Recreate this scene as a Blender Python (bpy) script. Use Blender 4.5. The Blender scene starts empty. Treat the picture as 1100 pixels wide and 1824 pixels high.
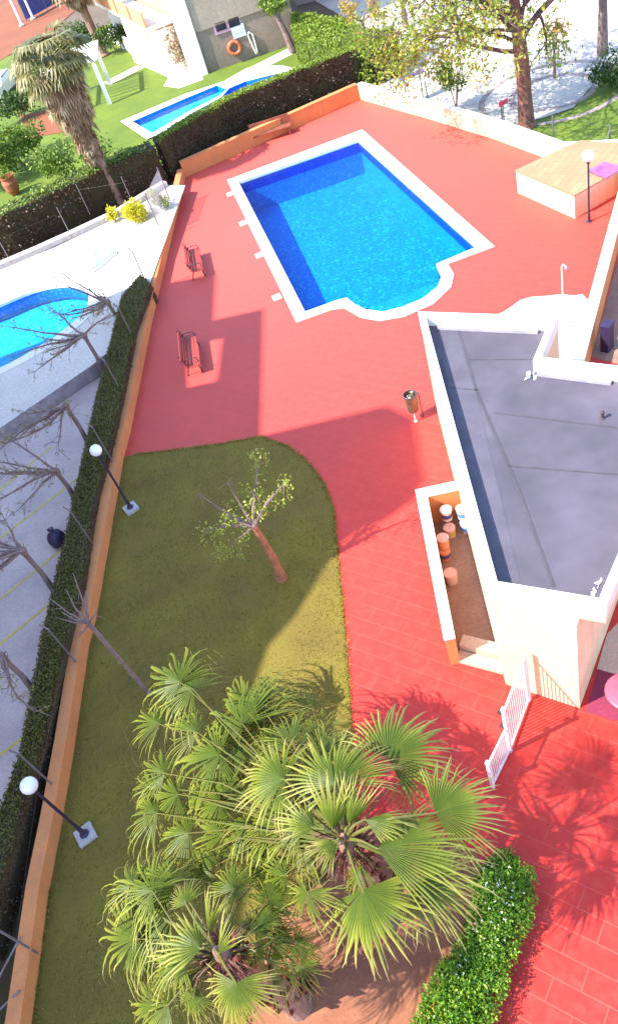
import bpy, bmesh, math, random
import numpy as np
from mathutils import Vector, noise as mnoise
rnd = random.Random(7)
nrs = np.random.RandomState(7)
SC = bpy.context.scene
COL = SC.collection

# ------------------------------------------------------------------ survey of the photograph: pixel -> ground
CX, CY, F, HC = 550., 912., 1440., 16.3
NAD = np.array([1072. - CX, 2288. - CY]); NL = float(np.linalg.norm(NAD))
DD = NAD / NL; RR = np.array([DD[1], -DD[0]]); TH = math.atan(F / NL)
FW = np.array([0, math.cos(TH), -math.sin(TH)]); DN = np.array([0, -math.sin(TH), -math.cos(TH)])
EYE = np.array([0, 0, HC])
def ray(x, y):
    p = np.array([x - CX, y - CY], float)
    return (p @ RR) * np.array([1., 0, 0]) + F * FW + (p @ DD) * DN
def g(x, y, z=0.):
    d = ray(x, y); return EYE + d * ((HC - z) / -d[2])
def gs(pts, z=0.):
    return [tuple(g(x, y, z)[:2]) for x, y in pts]
def onwall(x, y, A, B):
    """where the sight line meets the upright plane through ground points A and B"""
    n = np.array([-(B[1] - A[1]), B[0] - A[0], 0.]); d = ray(x, y)
    t = (n @ (np.array([A[0], A[1], 0.]) - EYE)) / (n @ d)
    return EYE + d * t

# ------------------------------------------------------------------ materials
def nmat(name):
    m = bpy.data.materials.new(name); m.use_nodes = True
    nt = m.node_tree
    return m, nt, nt.nodes['Principled BSDF']
def lk(nt, a, b): nt.links.new(a, b)
def mixc(nt, fac, a, b, mode='MIX'):
    n = nt.nodes.new('ShaderNodeMix'); n.data_type = 'RGBA'; n.blend_type = mode
    for s, v in ((n.inputs[0], fac), (n.inputs[6], a), (n.inputs[7], b)):
        if hasattr(v, 'is_output'): lk(nt, v, s)
        elif isinstance(v, (int, float)): s.default_value = v
        else: s.default_value = (*v[:3], 1)
    return n.outputs[2]
def coords(nt, kind='world'):
    if kind == 'world': return nt.nodes.new('ShaderNodeNewGeometry').outputs['Position']
    return nt.nodes.new('ShaderNodeTexCoord').outputs['Object']
def nz(nt, vec, scale, detail=4, rough=.55):
    n = nt.nodes.new('ShaderNodeTexNoise'); n.inputs['Scale'].default_value = scale
    n.inputs['Detail'].default_value = detail; n.inputs['Roughness'].default_value = rough
    lk(nt, vec, n.inputs['Vector']); return n.outputs['Fac']
def ramp(nt, fac, lo, hi):
    n = nt.nodes.new('ShaderNodeMapRange'); n.inputs[1].default_value = lo; n.inputs[2].default_value = hi
    lk(nt, fac, n.inputs[0]); return n.outputs[0]
def bump(nt, bsdf, h, strength=.3, dist=.02):
    b = nt.nodes.new('ShaderNodeBump'); b.inputs['Strength'].default_value = strength; b.inputs['Distance'].default_value = dist
    lk(nt, h, b.inputs['Height']); lk(nt, b.outputs[0], bsdf.inputs['Normal'])
def mat(name, col, col2=None, scale=3., rough=.7, fine=0., metal=0., lo=.35, hi=.65, bmp=0.):
    """two-tone weathered material"""
    m, nt, b = nmat(name); v = coords(nt)
    b.inputs['Roughness'].default_value = rough; b.inputs['Metallic'].default_value = metal
    c2 = col2 or tuple(x * .8 for x in col)
    c = mixc(nt, ramp(nt, nz(nt, v, scale), lo, hi), col, c2)
    if name.endswith(('render', 'paint', 'lime')):
        mp = nt.nodes.new('ShaderNodeMapping'); mp.inputs['Scale'].default_value = (5, 5, .35); lk(nt, v, mp.inputs[0])
        c = mixc(nt, ramp(nt, nz(nt, mp.outputs[0], 1., 6, .7), .48, .78), c, mixc(nt, .38, c, (.22, .17, .14)))
    if fine: 
        f = nz(nt, v, fine, 2)
        c = mixc(nt, ramp(nt, f, .3, .7), c, mixc(nt, .45, c, tuple(x * .45 for x in col)))
        if bmp: bump(nt, b, f, bmp)
    lk(nt, c, b.inputs['Base Color'])
    return m
def tilemat(name, col, col2, joint, sx, sy, rot, rough=.6, jw=.02, haze=None, worn=None):
    m, nt, b = nmat(name); v = coords(nt)
    mp = nt.nodes.new('ShaderNodeMapping'); mp.inputs['Rotation'].default_value[2] = math.radians(rot); lk(nt, v, mp.inputs[0])
    br = nt.nodes.new('ShaderNodeTexBrick'); lk(nt, mp.outputs[0], br.inputs['Vector'])
    br.inputs['Color1'].default_value = (*col, 1); br.inputs['Color2'].default_value = (*col2, 1); br.inputs['Mortar'].default_value = (*joint, 1)
    br.inputs['Scale'].default_value = 1; br.inputs['Mortar Size'].default_value = jw; br.inputs['Brick Width'].default_value = sx; br.inputs['Row Height'].default_value = sy
    br.inputs['Mortar Smooth'].default_value = .4; br.inputs['Bias'].default_value = 0
    c = br.outputs['Color']
    if haze:
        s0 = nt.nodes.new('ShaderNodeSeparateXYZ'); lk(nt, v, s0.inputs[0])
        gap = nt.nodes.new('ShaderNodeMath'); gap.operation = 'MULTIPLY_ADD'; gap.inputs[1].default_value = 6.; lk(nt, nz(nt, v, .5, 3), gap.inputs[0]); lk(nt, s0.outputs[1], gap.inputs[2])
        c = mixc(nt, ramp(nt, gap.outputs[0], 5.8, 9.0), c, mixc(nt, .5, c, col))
    n1 = nz(nt, v, .35, 5, .65); n2 = nz(nt, v, 4., 5, .7)
    c = mixc(nt, ramp(nt, n1, .35, .7), c, mixc(nt, .55, c, tuple(x * .6 for x in col)))
    c = mixc(nt, ramp(nt, n2, .45, .75), c, mixc(nt, .36, c, joint))
    if haze:   # haze and glare put into the colour, paler far off: (y0, y1, colour)
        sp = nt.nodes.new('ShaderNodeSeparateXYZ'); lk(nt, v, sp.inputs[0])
        c = mixc(nt, ramp(nt, sp.outputs[1], haze[0], haze[1]), c, mixc(nt, .66, c, haze[2]))
    if worn:
        n3 = nz(nt, v, .9, 8, .75)
        c = mixc(nt, ramp(nt, n3, .62, .74), c, mixc(nt, .5, c, worn))
    lk(nt, c, b.inputs['Base Color']); b.inputs['Roughness'].default_value = rough
    inv = nt.nodes.new('ShaderNodeMath'); inv.operation = 'SUBTRACT'; inv.inputs[0].default_value = 1; lk(nt, br.outputs['Fac'], inv.inputs[1])
    bump(nt, b, inv.outputs[0], .25, .01)
    return m
def leafmat(name, a, bcol, c3=None, trans=.3, rough=.5):
    """tone picked per leaf from the face attribute rnd"""
    m, nt, b = nmat(name)
    at = nt.nodes.new('ShaderNodeAttribute'); at.attribute_name = 'rnd'
    cr = nt.nodes.new('ShaderNodeValToRGB'); e = cr.color_ramp.elements
    e[0].color = (*a, 1); e[1].color = (*bcol, 1); e[0].position = .1; e[1].position = .75 if c3 else .95
    if c3: x = e.new(.97); x.color = (*c3, 1)
    lk(nt, at.outputs['Fac'], cr.inputs[0])
    lk(nt, cr.outputs[0], b.inputs['Base Color']); b.inputs['Roughness'].default_value = rough
    tr = nt.nodes.new('ShaderNodeBsdfTranslucent'); lk(nt, cr.outputs[0], tr.inputs['Color'])
    mx = nt.nodes.new('ShaderNodeMixShader'); mx.inputs[0].default_value = trans
    lk(nt, b.outputs[0], mx.inputs[1]); lk(nt, tr.outputs[0], mx.inputs[2])
    lk(nt, mx.outputs[0], nt.nodes['Material Output'].inputs['Surface'])
    return m
def watermat(name, tint, ripple=6., strength=.25):
    m, nt, b = nmat(name); nt.nodes.remove(b); v = coords(nt)
    tr = nt.nodes.new('ShaderNodeBsdfTransparent'); tr.inputs[0].default_value = (*tint, 1)
    gl = nt.nodes.new('ShaderNodeBsdfGlossy'); gl.inputs['Roughness'].default_value = .04
    fr = nt.nodes.new('ShaderNodeFresnel'); fr.inputs['IOR'].default_value = 1.17
    bp = nt.nodes.new('ShaderNodeBump'); bp.inputs['Strength'].default_value = strength; bp.inputs['Distance'].default_value = .08
    lk(nt, nz(nt, v, ripple, 3, .6), bp.inputs['Height'])
    lk(nt, bp.outputs[0], gl.inputs['Normal']); lk(nt, bp.outputs[0], fr.inputs['Normal'])
    mx = nt.nodes.new('ShaderNodeMixShader'); lk(nt, fr.outputs[0], mx.inputs[0])
    lk(nt, tr.outputs[0], mx.inputs[1]); lk(nt, gl.outputs[0], mx.inputs[2])
    lk(nt, mx.outputs[0], nt.nodes['Material Output'].inputs['Surface'])
    return m
def mosaicmat(name, a, b2, c3, scale=9.):
    m, nt, b = nmat(name); v = coords(nt)
    # ripples bend the view of the mosaic, so the lookup is jittered
    w = nt.nodes.new('ShaderNodeTexNoise'); w.inputs['Scale'].default_value = 3.5; w.inputs['Detail'].default_value = 3; lk(nt, v, w.inputs['Vector'])
    ad = nt.nodes.new('ShaderNodeVectorMath'); ad.operation = 'MULTIPLY_ADD'; ad.inputs[1].default_value = (.25, .25, .25)
    lk(nt, w.outputs['Color'], ad.inputs[0]); lk(nt, v, ad.inputs[2])
    vo = nt.nodes.new('ShaderNodeTexVoronoi'); vo.inputs['Scale'].default_value = scale; lk(nt, ad.outputs[0], vo.inputs['Vector'])
    sp = nt.nodes.new('ShaderNodeSeparateColor'); lk(nt, vo.outputs['Color'], sp.inputs[0])
    c = mixc(nt, ramp(nt, sp.outputs[0], 0, .7), a, b2)
    c = mixc(nt, ramp(nt, sp.outputs[1], .80, 1.0), c, c3)
    lk(nt, c, b.inputs['Base Color']); b.inputs['Roughness'].default_value = .4
    return m

M = {}
M['earth_ground'] = mat('earth_ground', (.16, .11, .07), (.10, .075, .05), .4, .95, 14)
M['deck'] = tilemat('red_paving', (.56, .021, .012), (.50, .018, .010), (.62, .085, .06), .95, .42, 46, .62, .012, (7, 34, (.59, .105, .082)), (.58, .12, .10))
M['lawn'] = mat('lawn', (.205, .165, .018), (.135, .088, .02), .55, .95, 22, bmp=.6, lo=.3, hi=.75)
M['far_lawn'] = mat('far_lawn', (.13, .19, .012), (.085, .14, .01), .5, .95, 9)
M['bed_earth'] = mat('bed_earth', (.34, .135, .07), (.25, .09, .05), 1.2, .95, 12, bmp=.4)
M['asphalt'] = mat('parking_asphalt', (.62, .50, .47), (.47, .38, .37), .8, .9, 18)
M['yellow_paint'] = mat('yellow_paint', (.62, .48, .06), (.45, .36, .12), 5, .7)
M['terrace'] = mat('terrace_paving', (.72, .64, .56), (.62, .55, .5), .6, .8, 9)
M['plaza'] = mat('plaza_paving', (.62, .56, .50), (.46, .41, .40), .7, .85, 7)
M['plaza_band'] = mat('plaza_band', (.24, .18, .18), (.33, .26, .25), 2, .85)
M['clay'] = mat('clay_court', (.27, .085, .035), (.21, .065, .03), .3, .95, 5)
M['white_path'] = mat('white_path', (.72, .67, .60), (.62, .57, .5), .5, .8)
M['brown_floor'] = mat('brown_floor', (.34, .20, .15), (.26, .15, .11), 1.5, .85, 12)
M['orange_wall'] = mat('orange_render', (.74, .28, .095), (.62, .225, .08), .9, .85, 30)
M['wall_side'] = mat('grey_render', (.20, .15, .17), (.15, .11, .13), 1, .9)
M['cream_wall'] = mat('cream_render', (.86, .66, .43), (.80, .60, .37), .7, .85, 25)
M['white_paint'] = mat('white_paint', (.82, .79, .74), (.76, .72, .67), 1.2, .7)
M['white_fresh'] = mat('white_enamel', (.85, .84, .82), (.8, .79, .77), 4, .45)
M['roof_felt'] = mat('roof_felt', (.115, .10, .135), (.066, .058, .082), .5, .85, 1.5, lo=.3, hi=.7)
M['felt_strip'] = mat('felt_strip', (.098, .088, .12), (.074, .066, .092), 2, .8)
M['seam'] = mat('felt_seam', (.074, .064, .082), (.058, .05, .064), 3, .85)
M['flashing'] = mat('grey_flashing', (.40, .38, .46), (.3, .28, .36), 3, .5)
M['coping'] = mat('pool_coping', (.80, .77, .73), (.73, .69, .64), 2, .75)
M['pool_floor'] = mosaicmat('pool_mosaic', (.002, .150, .60), (.004, .205, .70), (.05, .46, .84), 15.)
M['pool_wall'] = mosaicmat('pool_wall_mosaic', (.002, .03, .46), (.003, .05, .55), (.008, .10, .62), 9.)
M['pool_light_tile'] = mosaicmat('pool_light_tile', (.02, .32, .62), (.05, .42, .70), (.2, .6, .8), 7.)
M['pool_step'] = mosaicmat('pool_step_mosaic', (.006, .20, .58), (.01, .25, .66), (.06, .42, .78), 15.)
M['water'] = watermat('pool_water', (.45, .90, 1.0))
M['boards'] = tilemat('tan_tiles', (.43, .24, .135), (.39, .21, .115), (.29, .15, .08), .9, .3, -38, .75, .015)
M['purple_mat'] = mat('purple_sheet', (.22, .055, .24), (.34, .12, .28), 3, .55)
M['dark_metal'] = mat('dark_lamp_metal', (.035, .025, .06), (.05, .035, .08), 4, .45, metal=.3)
M['globe'] = mat('lamp_globe', (.86, .86, .9), (.84, .84, .88), 1, .25)
M['concrete'] = mat('concrete', (.52, .48, .48), (.42, .39, .39), 5, .9, 20)
M['stone'] = mat('rough_stone', (.46, .37, .38), (.26, .2, .21), 2.2, .95, 9, bmp=.6)
M['galv'] = mat('galvanised_steel', (.22, .20, .22), (.16, .15, .17), 8, .5, metal=.4)
M['bench_wood'] = mat('red_stained_wood', (.36, .05, .035), (.26, .035, .03), 6, .55, 30)
M['brown_wood'] = mat('brown_wood', (.30, .09, .05), (.22, .06, .04), 5, .65, 30)
M['cast_iron'] = mat('cast_iron', (.05, .03, .035), (.07, .04, .04), 6, .5)
M['bin_steel'] = mat('bin_steel', (.20, .13, .07), (.24, .19, .14), 5, .35, metal=.6)
M['bin_rim'] = mat('bin_rim', (.14, .09, .12), (.09, .06, .09), 5, .35, metal=.4)
M['litter'] = mat('litter', (.6, .62, .45), (.05, .05, .05), 14, .7, lo=.45, hi=.55)
M['bark'] = mat('bark', (.13, .075, .065), (.075, .045, .04), 5, .95, 20, bmp=.6)
M['bark_red'] = mat('reddish_bark', (.22, .10, .07), (.14, .06, .045), 4, .9, 18, bmp=.6)
M['bark_orange'] = mat('orange_brown_bark', (.44, .19, .10), (.28, .11, .065), 5, .9, 18, bmp=.5)
M['bark_grey'] = mat('grey_bark', (.27, .18, .165), (.17, .11, .11), 5, .9, 18, bmp=.5)
M['palm_trunk'] = mat('palm_trunk', (.34, .20, .15), (.24, .13, .10), 7, .95, 20, bmp=.6)
M['boots'] = mat('palm_boots', (.20, .055, .035), (.13, .03, .025), 6, .95, 25, bmp=.6)
M['stalk'] = mat('palm_stalk', (.09, .12, .015), (.13, .10, .025), 3, .5)
M['hedge_core'] = mat('hedge_core', (.045, .04, .012), (.055, .034, .014), 3, 1.)
M['hedge_core_green'] = mat('hedge_core_green', (.07, .10, .008), (.05, .07, .008), 3, 1.)
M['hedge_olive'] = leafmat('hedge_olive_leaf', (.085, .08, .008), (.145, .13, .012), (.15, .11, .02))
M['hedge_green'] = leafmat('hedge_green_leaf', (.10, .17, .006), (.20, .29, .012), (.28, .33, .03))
M['hedge_shaded'] = leafmat('hedge_shaded_leaf', (.05, .020, .013), (.075, .036, .016), (.09, .06, .02), .1)  # hedge sides in shade: the darkness is put into the leaf colour
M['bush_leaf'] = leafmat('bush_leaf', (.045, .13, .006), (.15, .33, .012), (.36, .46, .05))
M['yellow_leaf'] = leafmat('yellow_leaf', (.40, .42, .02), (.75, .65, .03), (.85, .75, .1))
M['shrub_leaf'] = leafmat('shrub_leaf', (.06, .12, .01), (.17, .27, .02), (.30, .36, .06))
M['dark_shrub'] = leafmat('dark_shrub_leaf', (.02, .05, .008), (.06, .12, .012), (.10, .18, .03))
M['spring_leaf'] = leafmat('spring_leaf', (.13, .20, .014), (.26, .35, .03), (.42, .36, .06), .4)
M['lime_leaf'] = leafmat('lime_leaf', (.17, .24, .02), (.38, .46, .07), (.5, .5, .12), .4)
M['orange_leaf'] = leafmat('autumn_leaf', (.50, .23, .06), (.48, .38, .08), (.34, .40, .06), .4)
M['bud_leaf'] = leafmat('bud_leaf', (.16, .14, .03), (.30, .27, .05), (.38, .34, .08), .3)
M['dry_leaf'] = leafmat('dry_leaf', (.24, .15, .08), (.40, .28, .16), (.5, .4, .26), .2)
M['white_flower'] = leafmat('white_flower', (.75, .72, .6), (.85, .82, .75), None, .2)
M['grass_blade'] = leafmat('grass_blade', (.15, .15, .014), (.27, .27, .025), (.34, .28, .05), .3)
M['red_leaf'] = leafmat('red_leaf', (.10, .012, .012), (.20, .025, .02), (.30, .06, .04), .2)
M['bucket_white'] = mat('bucket_white', (.74, .64, .60), (.66, .55, .5), 6, .5)
M['bucket_orange'] = mat('bucket_orange', (.75, .26, .10), (.62, .3, .2), 5, .5)
M['bucket_blue'] = mat('bucket_blue', (.05, .22, .62), (.08, .3, .7), 5, .5)
M['bucket_navy'] = mat('bucket_navy', (.06, .05, .22), (.09, .07, .26), 5, .5)
M['bucket_lid'] = mat('bucket_lid', (.70, .42, .36), (.62, .36, .32), 6, .6)
M['bucket_ochre'] = mat('bucket_ochre', (.6, .42, .08), (.5, .36, .1), 5, .6)
M['gate_paint'] = mat('gate_paint', (.80, .72, .72), (.72, .64, .64), 4, .5)
M['pink_plastic'] = mat('pink_plastic', (.62, .10, .16), (.55, .08, .13), 4, .35)
M['shaded_deck'] = mat('shaded_deck', (.26, .025, .07), (.20, .02, .055), 2, .8, 15)  # red deck colour with the shade mixed in
M['beige_floor'] = mat('beige_floor', (.62, .45, .34), (.54, .38, .28), 2, .8, 15)
M['grey_render2'] = mat('taupe_render', (.30, .235, .18), (.24, .185, .145), .6, .9, 8)
M['grey_upper'] = mat('pale_taupe_render', (.40, .32, .24), (.35, .28, .21), .5, .9, 8)
M['glass'] = mat('dark_glass', (.015, .012, .03), (.03, .025, .05), 2, .1)
M['mauve'] = mat('mauve_frame', (.45, .28, .36), (.38, .22, .3), 3, .6)
M['sign_blue'] = mat('pale_blue_plate', (.50, .60, .74), (.62, .70, .8), 5, .5)
M['buoy_orange'] = mat('buoy_orange', (.75, .16, .06), (.66, .13, .05), 5, .5)
M['salmon'] = mat('salmon_panel', (.70, .30, .16), (.62, .26, .13), 1, .8)
M['pinkwall'] = mat('pinkish_render', (.42, .30, .28), (.36, .25, .24), 1, .9)
M['blue_screen'] = mat('blue_screen', (.025, .03, .15), (.05, .06, .2), 3, .7)
M['indigo'] = mat('indigo_paint', (.10, .06, .42), (.14, .09, .46), 4, .5)
M['car_white'] = mat('white_car_paint', (.74, .76, .80), (.7, .72, .76), 3, .25)
M['car_dark'] = mat('dark_car_paint', (.03, .018, .07), (.04, .025, .09), 3, .25)
M['rubber'] = mat('rubber', (.02, .02, .022), (.03, .03, .03), 6, .8)
M['terracotta'] = mat('terracotta', (.42, .13, .06), (.34, .10, .05), 5, .8)
M['hatch_blue'] = mat('hatch_blue', (.20, .40, .48), (.34, .5, .55), 2.5, .5)
M['navy_bag'] = mat('navy_bag', (.022, .014, .05), (.035, .02, .07), 6, .5)
M['mesh_wire'] = mat('mesh_wire', (.42, .38, .40), (.36, .33, .36), 6, .6)
M['facade'] = mat('facade_ochre', (.62, .36, .2), (.56, .32, .17), .5, .9)
M['pale_patch'] = mat('clean_white_lime', (.80, .76, .74), (.74, .68, .66), 1.2, .75, 6)  # pale tone of the patch by the shower; the name's ending turns on streaks

def frondmat():
    m, nt, b = nmat('fan_leaf')
    at = nt.nodes.new('ShaderNodeAttribute'); at.attribute_name = 'rnd'
    ag = nt.nodes.new('ShaderNodeAttribute'); ag.attribute_name = 'along'
    cr = nt.nodes.new('ShaderNodeValToRGB'); e = cr.color_ramp.elements
    e[0].position = 0; e[0].color = (.055, .085, .006, 1); e[1].position = 1; e[1].color = (.48, .38, .17, 1)
    for p, c in ((.36, (.095, .125, .010)), (.52, (.19, .215, .025)), (.8, (.36, .335, .085))):
        x = e.new(p); x.color = (*c, 1)
    lk(nt, ag.outputs['Fac'], cr.inputs[0])
    c = mixc(nt, ramp(nt, at.outputs['Fac'], 0, 1), cr.outputs[0], mixc(nt, .5, cr.outputs[0], (.03, .07, .01)))
    lk(nt, c, b.inputs['Base Color']); b.inputs['Roughness'].default_value = .45; b.inputs['Specular IOR Level'].default_value = .22
    tr = nt.nodes.new('ShaderNodeBsdfTranslucent'); lk(nt, c, tr.inputs['Color'])
    mx = nt.nodes.new('ShaderNodeMixShader'); mx.inputs[0].default_value = .12
    lk(nt, b.outputs[0], mx.inputs[1]); lk(nt, tr.outputs[0], mx.inputs[2])
    lk(nt, mx.outputs[0], nt.nodes['Material Output'].inputs['Surface'])
    return m
M['fan_leaf'] = frondmat()

# ------------------------------------------------------------------ mesh builder
class MB:
    def __init__(self): self.v = []; self.f = []; self.r = []; self.al = None
    def add(self, vs, fs, r=None):
        o = len(self.v); self.v.extend([tuple(map(float, p)) for p in vs])
        self.f.extend([tuple(i + o for i in q) for q in fs])
        self.r.extend([rnd.random() if r is None else r] * len(fs))
    def box(self, c, s, rz=0., u=None):
        hx, hy, hz = s[0] / 2, s[1] / 2, s[2] / 2; ca, sa = math.cos(rz), math.sin(rz)
        vs = [(c[0] + x * ca - y * sa, c[1] + x * sa + y * ca, c[2] + z) for z in (-hz, hz) for x, y in ((-hx, -hy), (hx, -hy), (hx, hy), (-hx, hy))]
        self.add(vs, [(3, 2, 1, 0), (4, 5, 6, 7), (0, 1, 5, 4), (1, 2, 6, 5), (2, 3, 7, 6), (3, 0, 4, 7)])
    def beam(self, a, b, w, h, up=(0, 0, 1)):
        a, b = Vector(a), Vector(b); d = (b - a).normalized(); s = d.cross(Vector(up))
        if s.length < 1e-4: s = d.cross(Vector((1, 0, 0)))
        s.normalize(); t = s.cross(d)
        vs = [p + s * (x * w / 2) + t * (y * h / 2) for p in (a, b) for x, y in ((-1, -1), (1, -1), (1, 1), (-1, 1))]
        self.add(vs, [(0, 1, 2, 3), (7, 6, 5, 4), (1, 0, 4, 5), (2, 1, 5, 6), (3, 2, 6, 7), (0, 3, 7, 4)])
    def prism(self, poly, z0, z1):
        """solid over a polygon (convex or not)"""
        a = sum(p[0] * q[1] - q[0] * p[1] for p, q in zip(poly, poly[1:] + poly[:1]))
        if a < 0: poly = poly[::-1]
        n = len(poly); vs = [(x, y, z0) for x, y in poly] + [(x, y, z1) for x, y in poly]
        self.add(vs, [tuple(range(n - 1, -1, -1)), tuple(range(n, 2 * n))] + [(i, (i + 1) % n, n + (i + 1) % n, n + i) for i in range(n)])
    def ring(self, outer, inner, z0, z1):
        n = len(outer); o0 = [(x, y, z0) for x, y in outer]; o1 = [(x, y, z1) for x, y in outer]; i0 = [(x, y, z0) for x, y in inner]; i1 = [(x, y, z1) for x, y in inner]
        fs = []
        for i in range(n):
            j = (i + 1) % n
            fs += [(n + i, n + j, 3 * n + j, 3 * n + i), (i, j, n + j, n + i), (2 * n + j, 2 * n + i, 3 * n + i, 3 * n + j), (j, i, 2 * n + i, 2 * n + j)]
        self.add(o0 + o1 + i0 + i1, fs)
    def tube(self, path, rad, n=8, cap=True):
        P = [Vector(p) for p in path]; R_ = rad if isinstance(rad, (list, tuple)) else [rad] * len(P)
        vs = []; prev = None
        for i, p in enumerate(P):
            d = (P[min(i + 1, len(P) - 1)] - P[max(i - 1, 0)]).normalized()
            s = (prev - d * prev.dot(d)) if prev else d.cross(Vector((0, 0, 1)))
            if s.length < 1e-3: s = d.cross(Vector((1, 0, 0)))
            s.normalize(); prev = s; t = d.cross(s)
            for k in range(n):
                a = 2 * math.pi * k / n; vs.append(p + (s * math.cos(a) + t * math.sin(a)) * R_[i])
        fs = [(i * n + k, i * n + (k + 1) % n, (i + 1) * n + (k + 1) % n, (i + 1) * n + k) for i in range(len(P) - 1) for k in range(n)]
        if cap: fs += [tuple(range(n - 1, -1, -1)), tuple(range((len(P) - 1) * n, len(P) * n))]
        self.add(vs, fs)
    def lathe(self, prof, c=(0, 0, 0), n=20, capb=True, capt=True):
        vs = []; m = len(prof)
        for r_, z in prof:
            for k in range(n):
                a = 2 * math.pi * k / n; vs.append((c[0] + r_ * math.cos(a), c[1] + r_ * math.sin(a), c[2] + z))
        fs = [(i * n + k, i * n + (k + 1) % n, (i + 1) * n + (k + 1) % n, (i + 1) * n + k) for i in range(m - 1) for k in range(n)]
        if capb: fs.append(tuple(range(n - 1, -1, -1)))
        if capt: fs.append(tuple(range((m - 1) * n, m * n)))
        self.add(vs, fs)
    def ball(self, c, r_, n=18, m=10, sq=1.):
        self.lathe([(max(1e-3, r_ * math.sin(math.pi * i / m)), -r_ * sq * math.cos(math.pi * i / m)) for i in range(m + 1)], c, n)
    def quad(self, a, b, c, d, r=None): self.add([a, b, c, d], [(0, 1, 2, 3)], r)
    def leaf(self, p, d, n, l, w, r=None):
        s = d.cross(n)
        if s.length < 1e-4: return
        s.normalize()
        self.add([p, p + d * l * .5 + s * w * .5, p + d * l, p + d * l * .5 - s * w * .5], [(0, 1, 2, 3)], r)
    def build(self, name, m, parent=None, smooth=False, loc=None, kind=None):
        me = bpy.data.meshes.new(name)
        if parent is not None:
            o0 = world_loc(parent); lo = (0, 0, 0)
        else:
            o0 = tuple(loc) if loc is not None else (0, 0, 0); lo = o0
        vs = [(x - o0[0], y - o0[1], z - o0[2]) for x, y, z in self.v]
        me.from_pydata(vs, [], self.f); me.materials.append(M[m])
        at = me.attributes.new('rnd', 'FLOAT', 'FACE'); at.data.foreach_set('value', self.r)
        if self.al is not None:
            a2 = me.attributes.new('along', 'FLOAT', 'POINT'); a2.data.foreach_set('value', self.al)
        if smooth: me.shade_smooth()
        me.update()
        o = bpy.data.objects.new(name, me); COL.objects.link(o); o.location = lo
        if parent is not None: o.parent = parent
        if kind: o['kind'] = kind
        return o
def world_loc(o):
    p = Vector(o.location)
    while o.parent: o = o.parent; p = p + Vector(o.location)
    return tuple(p)
def tag(o, label, cat, group=None):
    o['label'] = label; o['category'] = cat
    if group: o['group'] = group
    return o
def thing(name, label, cat, loc=(0, 0, 0), group=None, rz=0.):
    o = bpy.data.objects.new(name, None); COL.objects.link(o); o.location = tuple(map(float, loc)); o.rotation_euler[2] = rz
    o.empty_display_size = .2
    return tag(o, label, cat, group)
def dup(o, loc, label, rz=None):
    c = o.copy(); COL.objects.link(c); c.location = tuple(map(float, loc)); c['label'] = label
    if rz is not None: c.rotation_euler[2] = rz
    def rec(src, dst):
        for ch in list(src.children):
            k = ch.copy(); COL.objects.link(k); k.parent = dst; rec(ch, k)
    rec(o, c); return c
def rec_children(o): return list(o.children)
def sheet(name, poly, z, m, holes=(), kind='structure', parent=None):
    bm = bmesh.new(); E_ = []
    for lp in (poly, *holes):
        vs = [bm.verts.new((x, y, z)) for x, y in lp]
        E_ += [bm.edges.new((vs[i], vs[(i + 1) % len(vs)])) for i in range(len(vs))]
    bmesh.ops.triangle_fill(bm, use_beauty=True, use_dissolve=False, edges=E_)
    for f in bm.faces:
        if f.normal.z < 0: f.normal_flip()
    me = bpy.data.meshes.new(name); bm.to_mesh(me); bm.free(); me.materials.append(M[m])
    o = bpy.data.objects.new(name, me); COL.objects.link(o)
    if kind: o['kind'] = kind
    if parent is not None: o.parent = parent; o.location = tuple(-x for x in world_loc(parent))
    return o
def offset(poly, d):
    """grow (d>0) a polygon with mitred corners"""
    a = sum(p[0] * q[1] - q[0] * p[1] for p, q in zip(poly, poly[1:] + poly[:1])); sg = 1 if a > 0 else -1
    out = []; n = len(poly)
    for i in range(n):
        p0, p1, p2 = (Vector(poly[(i + k) % n]) for k in (-1, 0, 1))
        d1 = (p1 - p0).normalized(); d2 = (p2 - p1).normalized()
        n1 = Vector((d1.y, -d1.x)) * sg; n2 = Vector((d2.y, -d2.x)) * sg
        mm = (n1 + n2); mm = mm / max(.35, mm.length_squared / 2) if mm.length > 1e-6 else n1
        q = p1 + mm * d; out.append((q.x, q.y))
    return out
def rvec():
    while True:
        v = Vector((rnd.uniform(-1, 1), rnd.uniform(-1, 1), rnd.uniform(-1, 1)))
        if .05 < v.length < 1: return v.normalized()
def scatter(mb, a, b, c, d, n, size, out, jit=.05, rlo=0., rhi=1.):
    """n leaves over the quad abcd, loosely facing out"""
    a, b, c, d, out = map(Vector, (a, b, c, d, out))
    for _ in range(n):
        u, v = rnd.random(), rnd.random()
        p = (a * (1 - u) + b * u) * (1 - v) + (d * (1 - u) + c * u) * v
        nn = (out + rvec() * .9).normalized(); dv = nn.cross(rvec())
        if dv.length < .05: continue
        dv.normalize()
        bulge = mnoise.noise(p * 1.3) * jit * 1.6
        s = size * rnd.uniform(.6, 1.35)
        mb.leaf(p + out * (rnd.uniform(-jit, jit) + bulge), dv, nn, s, s * .62, rnd.uniform(rlo, rhi))
def cloud(mb, c, rad, n, size, sq=1., hollow=.55, droop=0.):
    """leaf clumps through an uneven ellipsoid"""
    c = Vector(c)
    for _ in range(n):
        v = rvec(); q = hollow + (1 - hollow) * rnd.random() ** .5
        bl = 1 + .35 * mnoise.noise(v * 2.1 + c)
        p = c + Vector((v.x * rad, v.y * rad, v.z * rad * sq)) * q * bl
        d = (v * .5 + rvec()).normalized(); nn = (v + rvec() * .8 + Vector((0, 0, .3))).normalized()
        d.z -= droop; d.normalize()
        s = size * rnd.uniform(.6, 1.4)
        mb.leaf(p, d, nn, s, s * .55)

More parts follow.
